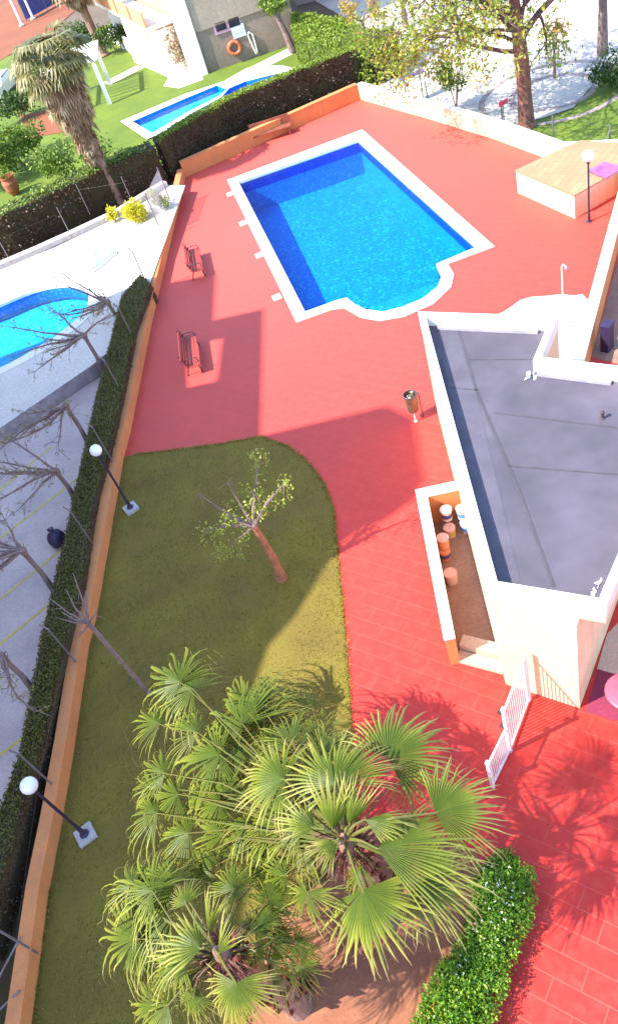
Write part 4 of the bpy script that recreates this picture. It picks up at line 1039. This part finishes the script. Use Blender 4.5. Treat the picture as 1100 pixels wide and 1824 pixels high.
def fanpalm(label, heart, foot, fronds, seed, trunk_r=.21):
    t = thing('fan_palm', label, 'palm', foot); H_ = Vector(heart); f0 = Vector(foot)
    tk = MB(); pth = [f0.lerp(H_, s) + Vector((0, 0, 0)) for s in (0, .04, .3, .6, .86, .95, 1.03)]
    tk.tube(pth, [trunk_r * 1.35, trunk_r * 1.15, trunk_r, trunk_r * .95, trunk_r * .9, trunk_r * .6, .03], 14)
    tk.build('trunk', 'palm_trunk', t)
    bt = MB()
    for k_ in range(64):
        s = .12 + .85 * (k_ / 64); a = k_ * 2.399; c = f0.lerp(H_, s); d = Vector((math.cos(a), math.sin(a), 0))
        p = c + d * trunk_r * .85; bt.tube([p, p + d * .10 + Vector((0, 0, .10)), p + d * .15 + Vector((0, 0, .22))], [.055, .045, .02], 5)
    bt.build('leaf_bases', 'boots', t)
    for i, (hp, zh, tpx, zt, sp, dr) in enumerate(fronds):
        hub = Vector(g(*hp, zh)); tip = Vector(g(*tpx, zt)); tip = hub + (tip - hub) * (1.0 if dr < .6 else .95)
        fr = fan(hub, tip, sp, 36 if sp > 60 else 16, dr, .5 if dr < .5 else .38, seed + i, 0.12 if dr < .5 else .72).build('frond', 'fan_leaf', t)
        st_ = MB(); a = H_ + (hub - H_).normalized() * .1; m_ = a.lerp(hub, .55) + Vector((0, 0, .12 * (hub - a).length + .05))
        q = hub + (tip - hub).normalized() * .1
        kr_ = 1. if dr < .5 else .62
        if dr >= .5: a = a - Vector((0, 0, rnd.uniform(.15, .5))); m_ = m_ - Vector((rnd.uniform(-.12, .12), rnd.uniform(-.2, .2), .22))
        st_.tube([a, a.lerp(m_, .5) + Vector((0, 0, .03)), m_, hub, q], [.034 * kr_, .026 * kr_, .02 * kr_, .015 * kr_, .008], 6); st_.build('stalk', 'stalk', fr)
    # pale old flower stems and dead fibres round the heart
    fb = MB()
    for k_ in range(70):
        a = rnd.random() * 6.28; p = H_ + Vector((math.cos(a) * .2, math.sin(a) * .2, rnd.uniform(-.5, -.1))); d = Vector((math.cos(a), math.sin(a), rnd.uniform(-.2, .5))).normalized()
        fb.tube([p, p + d * .25, p + d * .4 + Vector((0, 0, -.12))], [.012, .008, .003], 4)
    fb.build('dry_fibre', 'bark_red', t)
    return t
Z = 4.0
main = [((505, 1388), Z + .35, (408, 1392), Z + .1, 108, .35), ((597, 1398), Z + .6, (545, 1300), Z + .45, 95, .3), ((612, 1392), Z + .55, (655, 1300), Z + .25, 80, .4),
        ((690, 1350), Z + .1, (785, 1262), Z - .1, 105, .4), ((722, 1385), Z - .1, (748, 1450), Z - .8, 70, .7), ((775, 1448), Z + .25, (905, 1402), Z - .05, 80, .3),
        ((672, 1512), Z + .35, (885, 1475), Z + .1, 62, .35), ((745, 1560), Z - .6, (880, 1628), Z - 1.0, 95, .4), ((645, 1585), Z + .05, (708, 1750), Z - .5, 88, .45),
        ((548, 1590), Z + .1, (548, 1690), Z - .5, 115, .5), ((530, 1475), Z - .1, (405, 1510), Z - .9, 75, .8), ((392, 1345), Z - .3, (255, 1410), Z - 1.0, 100, .8),
        ((352, 1305), Z - .5, (255, 1272), Z - .9, 75, .6), ((432, 1290), Z - .3, (365, 1195), Z - .9, 100, .8), ((470, 1265), Z - .5, (455, 1180), Z - 1.1, 95, .8),
        ((318, 1415), Z - .8, (228, 1465), Z - 1.4, 80, .7), ((520, 1320), Z - .2, (520, 1225), Z - .8, 105, .7), ((392, 1430), Z - .5, (325, 1490), Z - 1.1, 80, .8),
        ((592, 1478), Z + .3, (585, 1385), Z + 1.2, 38, .08), ((622, 1470), Z + .3, (632, 1385), Z + 1.1, 34, .08), ((560, 1475), Z + .4, (490, 1440), Z + .6, 55, .2), ((600, 1500), Z + .35, (540, 1530), Z + .5, 50, .2),
        ((650, 1460), Z + .4, (745, 1480), Z + .35, 40, .3), ((470, 1515), Z - .5, (405, 1585), Z - 1.2, 85, .8), ((575, 1345), Z - .3, (605, 1250), Z - .7, 90, .7),
        ((440, 1350), Z - .5, (385, 1290), Z - 1.1, 95, .8), ((505, 1430), Z - .3, (430, 1470), Z - .9, 90, .8), ((645, 1545), Z + .1, (600, 1640), Z - .5, 70, .5), ((700, 1545), Z - .3, (790, 1560), Z - .7, 85, .5)]
def extra(n, x0, x1, y0, y1, hx, hy, zr_, seed):
    q = random.Random(seed); o = []
    while len(o) < n:
        x, y = q.uniform(x0, x1), q.uniform(y0, y1); dx, dy = x - hx, y - hy; D_ = math.hypot(dx, dy)
        if D_ < 70: continue
        L = q.uniform(78, 118); z = Z - .1 - D_ / 330 * q.uniform(.7, 1.2); a = math.atan2(dy, dx) + q.gauss(0, .45)
        o.append(((x, y), z, (x + L * math.cos(a), y + L * math.sin(a) + 12), z - q.uniform(.25, .7), q.uniform(80, 118), q.uniform(.7, 1.2)))
    return o
main += extra(36, 280, 610, 1215, 1560, 612, 1492, 0, 5)
fanpalm('tall fan palm with a broad crown of green fans in the middle of the bed', g(612, 1492, Z + .1), g(688, 1632), main, 100)
sec = [((272, 1588), Z + .1, (185, 1545), Z - .15, 118, .55), ((332, 1612), Z + .4, (318, 1565), Z + .4, 70, .3), ((372, 1665), Z + .3, (372, 1592), Z + 1.0, 20, .1), ((358, 1690), Z + .3, (280, 1655), Z + .35, 60, .2),
       ((325, 1712), Z + .1, (235, 1722), Z - .2, 95, .5), ((258, 1690), Z - .6, (198, 1690), Z - 1.2, 100, .8), ((420, 1750), Z + .1, (432, 1850), Z - .4, 105, .4), ((455, 1695), Z - .2, (500, 1730), Z - .8, 90, .8),
       ((300, 1790), Z - .2, (215, 1815), Z - .8, 100, .6), ((420, 1600), Z - .3, (450, 1540), Z - .8, 90, .6), ((345, 1775), Z - .1, (320, 1840), Z - .6, 100, .6), ((430, 1650), Z - .2, (480, 1640), Z - .7, 80, .7), ((390, 1700), Z + .3, (400, 1640), Z + .9, 30, .1), ((350, 1740), Z - .3, (270, 1770), Z - .8, 90, .7)]
sec += extra(17, 235, 520, 1560, 1824, 385, 1692, 0, 9) + extra(6, 470, 545, 1600, 1720, 385, 1692, 0, 31)
fanpalm('lower fan palm with drooping fans at the bottom left of the bed', g(385, 1692, Z + .05), g(530, 1790), sec, 300)

# far skirted palm
def skirtpalm(label, foot, h, lean, crown_r, n_green, n_dry, skirt, lm='shrub_leaf', trunk_r=.2):
    c = np.array(foot); t = thing('skirted_palm', label, 'palm', c); tp = c + [lean[0], lean[1], h]
    tk = MB(); tk.tube([c, c + (tp - c) * .03, c * .6 + tp * .4, tp], [trunk_r * 1.5, trunk_r * 1.1, trunk_r, trunk_r * 1.1], 12); tk.build('trunk', 'palm_trunk', t)
    for nm, m_, n, zlo, zhi, rl, dz in (('green_crown', lm, n_green, -.4, 1.2, crown_r, (-.35, .9)), ('dry_skirt', 'dry_leaf', n_dry, -skirt, -.1, crown_r * .8, (-1.6, -.3))):
        b = MB()
        for _ in range(n):
            a = rnd.random() * 6.28; zz = rnd.uniform(zlo, zhi) if nm == 'green_crown' else -skirt * rnd.random() ** 1.2
            p = Vector(tp) + Vector((0, 0, min(zz, .1))); d = Vector((math.cos(a), math.sin(a), rnd.uniform(*dz))).normalized()
            k_ = 1 - .65 * max(0, -zz) / max(skirt, .1) if nm == 'dry_skirt' else 1
            L = rl * rnd.uniform(.5, .8) * k_; hub = p + d * L; fn = d.copy(); fn.z -= .5 if nm == 'green_crown' else 1.1; fn.normalize(); tone = rnd.random()
            sd = fn.cross(Vector((0, 0, 1))).normalized()
            if nm == 'green_crown': b.tube([p, hub], .02, 4, False)
            for q in range(13):
                ph = (q - 6) / 6 * 1.5; e = (fn * math.cos(ph) + sd * math.sin(ph)); l2 = rl * .5 * rnd.uniform(.7, 1.1) * (1 if nm == 'green_crown' else k_ * 1.1)
                m2 = hub + e * l2 * .6; e2 = m2 + (e + Vector((0, 0, -.9))).normalized() * l2 * .55; s2 = e.cross(Vector((0, 0, 1)));
                if s2.length < .05: s2 = sd
                s2 = s2.normalized() * .05 * (rl / 1.6)
                b.add([hub, m2 + s2, e2, m2 - s2], [(0, 1, 2, 3)], min(1, max(0, tone + rnd.uniform(-.2, .2))))
        b.build(nm, m_, t)
    return t
rnd.seed(4)
M['palm_far'] = leafmat('grey_green_frond', (.10, .11, .025), (.24, .215, .07), (.42, .33, .16), .25)
M['palm_orange'] = leafmat('orange_frond', (.30, .18, .03), (.45, .30, .05), (.30, .32, .06), .25)
skirtpalm('tall shaggy palm with a dead frond skirt rising over the left hedge', g(216, 362), 7.1, (-.35, .3), 1.95, 70, 260, 4.6, 'palm_far')
skirtpalm('second palm with golden fronds behind the shaggy one', g(186, 98), 5.6, (-.3, .2), 2.4, 60, 50, 1.8, 'palm_orange', .3)

# ================================================================== NEIGHBOURING BUILDINGS
K = np.array(g(368, 130)[:2]); E2 = np.array(g(505, 83)[:2]); ex = (E2 - K) / np.linalg.norm(E2 - K)
sd_ = np.array([-.20, .98])
gh = thing('neighbour_house', 'taupe rendered house with white side patios beyond the narrow pool', 'building', (*K, 0))
far1 = K + ex * 6.4; zb = onwall(352, 57, (*K, 0), (*E2, 0))[2]
b = MB(); b.prism([tuple(K), tuple(far1), tuple(far1 + sd_ * 14), tuple(K + sd_ * 14)], -.05, zb); b.build('lower_wall', 'grey_render2', gh)
ofs = -np.array([-ex[1], ex[0]]) * .08
b = MB(); b.prism([tuple(K + ofs), tuple(far1 + ofs), tuple(far1 + sd_ * 14), tuple(K + sd_ * 14)], zb + .001, 9); b.build('upper_wall', 'grey_upper', gh)
b = MB(); b.prism([tuple(K + ofs * 2.2 - ex * .9), tuple(K + ofs * 2.2 + ex * .1), tuple(K + sd_ * .5 + ex * .1), tuple(K + sd_ * .5 - ex * .9)], -.05, 9.1); b.build('corner_pier', 'white_paint', gh)
side = K - ex * .05
for k_ in range(4):
    o_ = side + sd_ * (2.6 + k_ * 3.6); b = MB(); b.prism([tuple(o_ - ex * 2.0), tuple(o_), tuple(o_ + sd_ * .3), tuple(o_ - ex * 2.0 + sd_ * .3)], -.05, 2.6); b.build('patio_divider', 'white_paint', gh)
    b = MB(); b.prism([tuple(o_ + sd_ * .32 - ex * .12), tuple(o_ + sd_ * 3.25 - ex * .12), tuple(o_ + sd_ * 3.25 - ex * .01), tuple(o_ + sd_ * .32 - ex * .01)], -.05, 2.5); b.build('salmon_panel', 'salmon', gh)
    b = MB(); b.prism([tuple(o_ + sd_ * .4 - ex * 1.9), tuple(o_ + sd_ * 3.2 - ex * 1.9), tuple(o_ + sd_ * 3.2 - ex * 1.75), tuple(o_ + sd_ * .4 - ex * 1.75)], -.05, 1.0); b.build('patio_wall', 'white_paint', gh)
    b = MB(); b.prism([tuple(o_ + sd_ * .3 - ex * 2.1), tuple(o_ + sd_ * 3.3 - ex * 2.1), tuple(o_ + sd_ * 3.3 - ex * .13), tuple(o_ + sd_ * .3 - ex * .13)], 2.75, 2.95); b.build('balcony_slab', 'white_paint', gh)
    b = MB(); b.prism([tuple(o_ + sd_ * .3 - ex * 2.1), tuple(o_ + sd_ * 3.3 - ex * 2.1), tuple(o_ + sd_ * 3.3 - ex * 1.98), tuple(o_ + sd_ * .3 - ex * 1.98)], 2.951, 3.9); b.build('balcony_front', 'salmon', gh)
nrm = -np.array([-ex[1], ex[0], 0]); exx = np.array([*ex, 0])
def wp(x, y): return onwall(x, y, (*K, 0), (*E2, 0))
def panel(mb, px0, px1, h, th=.06, out=.03):
    a, c = wp(*px0), wp(*px1); m_ = (a + c) / 2; a = np.array([a[0], a[1], m_[2]]); c = np.array([c[0], c[1], m_[2]])
    mb.beam(a + nrm * out, c + nrm * out, th, h)
b = MB(); panel(b, (380, 51), (429, 36), .75, .08, .02); fr_ = b.build('window_frame', 'mauve', gh)
b = MB(); panel(b, (384, 49), (402, 43), .5, .06, .05); panel(b, (407, 42), (426, 36), .5, .06, .05); b.build('pane', 'glass', fr_)
def rest(name, label, cat, px): return thing(name, label, cat, wp(*px) + nrm * .1)
t = rest('notice_plate', 'pale blue notice plate fixed on the taupe wall', 'sign', (425, 55)); b = MB(); panel(b, (413, 58), (436, 52), .72, .04, .05); b.build('plate', 'sign_blue', t)
b = MB(); panel(b, (415, 53), (434, 48), .08, .02, .08); panel(b, (416, 59), (432, 54), .06, .02, .08); b.build('print', 'white_fresh', t)
def torus(c, u, v, R_, r_, n=26, m=8):
    mb = MB(); ax = np.cross(u, v); vs = []; fs = []
    for i in range(n):
        a = 6.283 * i / n; d = u * math.cos(a) + v * math.sin(a)
        for j in range(m):
            e = 6.283 * j / m; vs.append(c + d * (R_ + r_ * math.cos(e)) + ax * r_ * math.sin(e))
    for i in range(n):
        for j in range(m): fs.append((i * m + j, ((i + 1) % n) * m + j, ((i + 1) % n) * m + (j + 1) % m, i * m + (j + 1) % m))
    mb.add(vs, fs); return mb
zz = np.array([0, 0, 1.])
t = rest('lifebuoy', 'orange lifebuoy hanging on the taupe house wall', 'lifebuoy', (417, 84)); mb = torus(wp(417, 84) + nrm * .12, exx, zz, .36, .11); mb.build('ring', 'buoy_orange', t, True)
b = MB()
for a in (.8, 2.37, 3.94, 5.5):
    d = exx * math.cos(a) + zz * math.sin(a); p = wp(417, 84) + nrm * .12 + d * .36; b.box(p, (.12, .26, .12), 0)
b.build('strap', 'salmon', t)
t = rest('rescue_hook', 'white looped rescue pole leaning on the taupe wall', 'pole', (447, 80)); b = MB()
b.tube([wp(*p) + nrm * .1 for p in ((456, 95), (449, 80), (441, 62), (443, 56), (449, 60), (454, 76), (458, 92))], .05, 6); b.build('loop', 'white_fresh', t)
# pinkish house behind the hedge block
A = g(525, 12); B = g(640, 12)
t = thing('rear_house', 'plain pinkish rendered house at the top behind the hedge block', 'building', (13.5, 66, 0))
q0 = np.array(g(500, 30, 0)[:2]) ; b = MB()
RA, RB = np.array([12.2, 66.5]), np.array([20.5, 63.5]); rd = (RB - RA) / np.linalg.norm(RB - RA); rn = np.array([-rd[1], rd[0]])
b.prism([tuple(RA), tuple(RB), tuple(RB + rn * 8), tuple(RA + rn * 8)], -.05, 6.5); b.build('wall', 'pinkwall', t)
b = MB(); b.prism([tuple(RA - rn * .3 - rd * .3), tuple(RB - rn * .3 + rd * .3), tuple(RB + rn * 8.3 + rd * .3), tuple(RA + rn * 8.3 - rd * .3)], 6.501, 6.8); b.build('roof', 'terracotta', t)
p = RA + rd * 2.6 - rn * .12
b = MB(); b.box((*p, 3.2), (.35, .2, 6.4), math.atan2(rd[1], rd[0])); b.build('drainpipe', 'white_paint', t)
p = RA + rd * 2.15 - rn * .05
b = MB(); b.box((*p, 2.5), (.45, .1, 5.0), math.atan2(rd[1], rd[0])); b.build('window', 'glass', t)
for e in (5.2, 7.2):
    p = RA + rd * e - rn * .05; b = MB(); b.box((*p, 2.6), (1.1, .1, 1.4), math.atan2(rd[1], rd[0])); b.build('window', 'glass', t)
# clay court fence posts and screen
for i, (px, lab) in enumerate((((40, 46), 'white pole at the edge of clay court, the left one'), ((60, 34), 'white pole at the edge of clay court, the right one'))):
    c = g(*px); t = thing('court_pole', lab, 'pole', c, 'white poles by the clay court'); b = MB(); b.tube([c, c + [0, 0, 6]], [.12, .09], 8); b.build('shaft', 'white_fresh', t); b = MB(); b.lathe([(.3, 0), (.3, .1), (.14, .2)], c, 10); b.build('footing', 'concrete', t)
A, B = g(48, 38), g(120, -2); t = thing('windscreen_fence', 'dark blue screen fence beside the clay court', 'fence', A)
b = MB(); b.beam(A + [0, 0, 1.0], B + [0, 0, 1.0], .05, 1.7); b.build('screen', 'blue_screen', t)
for e in (0, .5, 1): 
    P = A + (B - A) * e; b = MB(); b.tube([P, P + [0, 0, 2.1]], .05, 6); b.build('post', 'galv', t)
# pergola
P = [np.array(g(*p)) for p in ((199, 184), (165, 178), (172, 140), (190, 135))]
P = [np.array([-2.75, 60.3, 0]), np.array([-5.9, 60.9, 0]), np.array([-5.5, 65.2, 0]), np.array([-2.4, 64.6, 0])]
t = thing('pergola', 'white slatted pergola on the neighbouring lawn behind the palm', 'pergola', P[0])
for p in P: b = MB(); b.box(p + [0, 0, 1.2], (.28, .28, 2.5)); b.build('post', 'white_paint', t)
for a, c in ((0, 3), (1, 2)): b = MB(); b.beam(P[a] + [0, 0, 2.55], P[c] + [0, 0, 2.55], .18, .2); b.build('beam', 'white_paint', t)
for k_ in range(7):
    s = k_ / 6; a = P[0] + (P[3] - P[0]) * s; c = P[1] + (P[2] - P[1]) * s; b = MB(); b.beam(a + [.35, 0, 2.72], c + [-.35, 0, 2.72], .12, .12); b.build('slat', 'white_paint', t)
# parked cars
def car(c, rz, label, paint):
    t = thing('parked_car', label, 'car', (0, 0, 0))
    b = MB(); pts = [(-2.1, .35), (-2.15, .75), (-1.95, .95), (-1.2, 1.0), (-.6, 1.42), (.9, 1.46), (1.6, 1.0), (2.05, .92), (2.15, .6), (2.1, .35)]
    n = len(pts)
    for s, w_ in ((-1, .86), (1, .86)): pass
    vs = [(x, -(.86 - .14 * (z > 1.2)), z) for x, z in pts] + [(x, .86 - .14 * (z > 1.2), z) for x, z in pts]
    b.add(vs, [tuple(range(n)), tuple(range(2 * n - 1, n - 1, -1))] + [(i, i + n, (i + 1) % n + n, (i + 1) % n) for i in range(n)]); b.build('body', paint, t)
    b = MB()
    for y in (-.80, .80): b.add([(-1.05, y * 1.015, 1.03), (1.45, y * 1.015, 1.03), (.85, y * .93, 1.4), (-.55, y * .93, 1.38)], [(0, 1, 2, 3)])
    b.add([(-1.22, -.7, 1.03), (-1.22, .7, 1.03), (-.63, .64, 1.41), (-.63, -.64, 1.41)], [(0, 1, 2, 3)]); b.add([(1.62, -.7, 1.02), (1.62, .7, 1.02), (.94, .64, 1.44), (.94, -.64, 1.44)], [(3, 2, 1, 0)]); b.build('windows', 'glass', t)
    for x in (-1.35, 1.35):
        for y in (-.8, .8):
            b = MB(); b.tube([(x, y - .1, .33), (x, y + .1, .33)], .33, 16); b.build('wheel', 'rubber', t)
    t.location = tuple(c); t.rotation_euler[2] = rz; return t
cw = g(8, 172); car((cw[0], cw[1] + .5, 0), 1.2, 'white car parked at the left edge beyond the shrubs', 'car_white')
# terracotta pot at left among shrubs
c = g(28, 345); t = thing('garden_urn', 'terracotta urn among the shrubs at left edge', 'pot', c); b = MB(); b.lathe([(.25, 0), (.4, .3), (.46, .7), (.38, .95), (.45, 1.02), (.45, 1.08), (.36, 1.06), (.3, .8)], c, 16); b.build('pot', 'terracotta', t); b = MB(); cloud(b, c + [0, 0, 1.3], .35, 120, .14); b.build('plant', 'shrub_leaf', t)

# ================================================================== UNSEEN APARTMENT BLOCK to the left, outside the frame, its roofline cut to throw the big shade
XB = -17.
def prof(px):
    P = g(*px); t_ = (P[0] - XB) / math.cos(ALPHA); return (P[1] - t_ * math.sin(ALPHA), t_ * math.tan(ELEV))
edge = [prof(p) for p in ((301, 504), (385, 488), (381, 570), (470, 550), (465, 776), (690, 722), (738, 745), (757, 850), (742, 886), (690, 925), (640, 945), (600, 972), (560, 1045), (525, 1100), (480, 1150), (452, 1230), (448, 1400), (440, 1600), (400, 1824), (380, 2000))]  # outline worked back from the shade edge, a tree's part included
hole = [prof(p) for p in ((330, 614), (400, 602), (390, 678), (335, 690))]  # opening cut so a patch of sun falls by the bench
y0, y1 = edge[0][0], edge[-1][0]
zc_ = 11.
ab = thing('apartment_block', 'tall ochre apartment block left of the parking, unseen, roof outline cut to cast the shade', 'building', (XB, (y0 + y1) / 2, 0))
bm = bmesh.new(); E_ = []
loop = [(y0, zc_)] + edge + [(y1, zc_)]
for lp_ in (loop, hole):
    vs = [bm.verts.new((XB, y, z)) for y, z in lp_]; E_ += [bm.edges.new((vs[i], vs[(i + 1) % len(vs)])) for i in range(len(vs))]
bmesh.ops.triangle_fill(bm, use_beauty=True, use_dissolve=False, edges=E_)
r_ = bmesh.ops.extrude_face_region(bm, geom=bm.faces[:])
bmesh.ops.translate(bm, vec=(-.10, 0, 0), verts=[v for v in r_['geom'] if isinstance(v, bmesh.types.BMVert)])
bmesh.ops.recalc_face_normals(bm, faces=bm.faces)
me = bpy.data.meshes.new('shade_screen'); bm.to_mesh(me); bm.free(); me.materials.append(M['facade'])  # thin upright sheet added above the block to shape its shadow
o = bpy.data.objects.new('shade_screen', me); COL.objects.link(o); o.parent = ab; o.location = tuple(-x for x in ab.location)
b = MB(); b.prism([(XB, y1), (XB, y0), (XB - 11, y0), (XB - 11, y1)], -.06, zc_ - .001); b.build('wall', 'facade', ab)
for fl_ in range(3):
    for k_ in range(6):
        y = y1 + (y0 - y1) * (k_ + .5) / 6; b = MB(); b.box((XB + .03, y, 1.9 + fl_ * 3.2), (.1, 1.5, 1.5)); b.build('window', 'glass', ab)
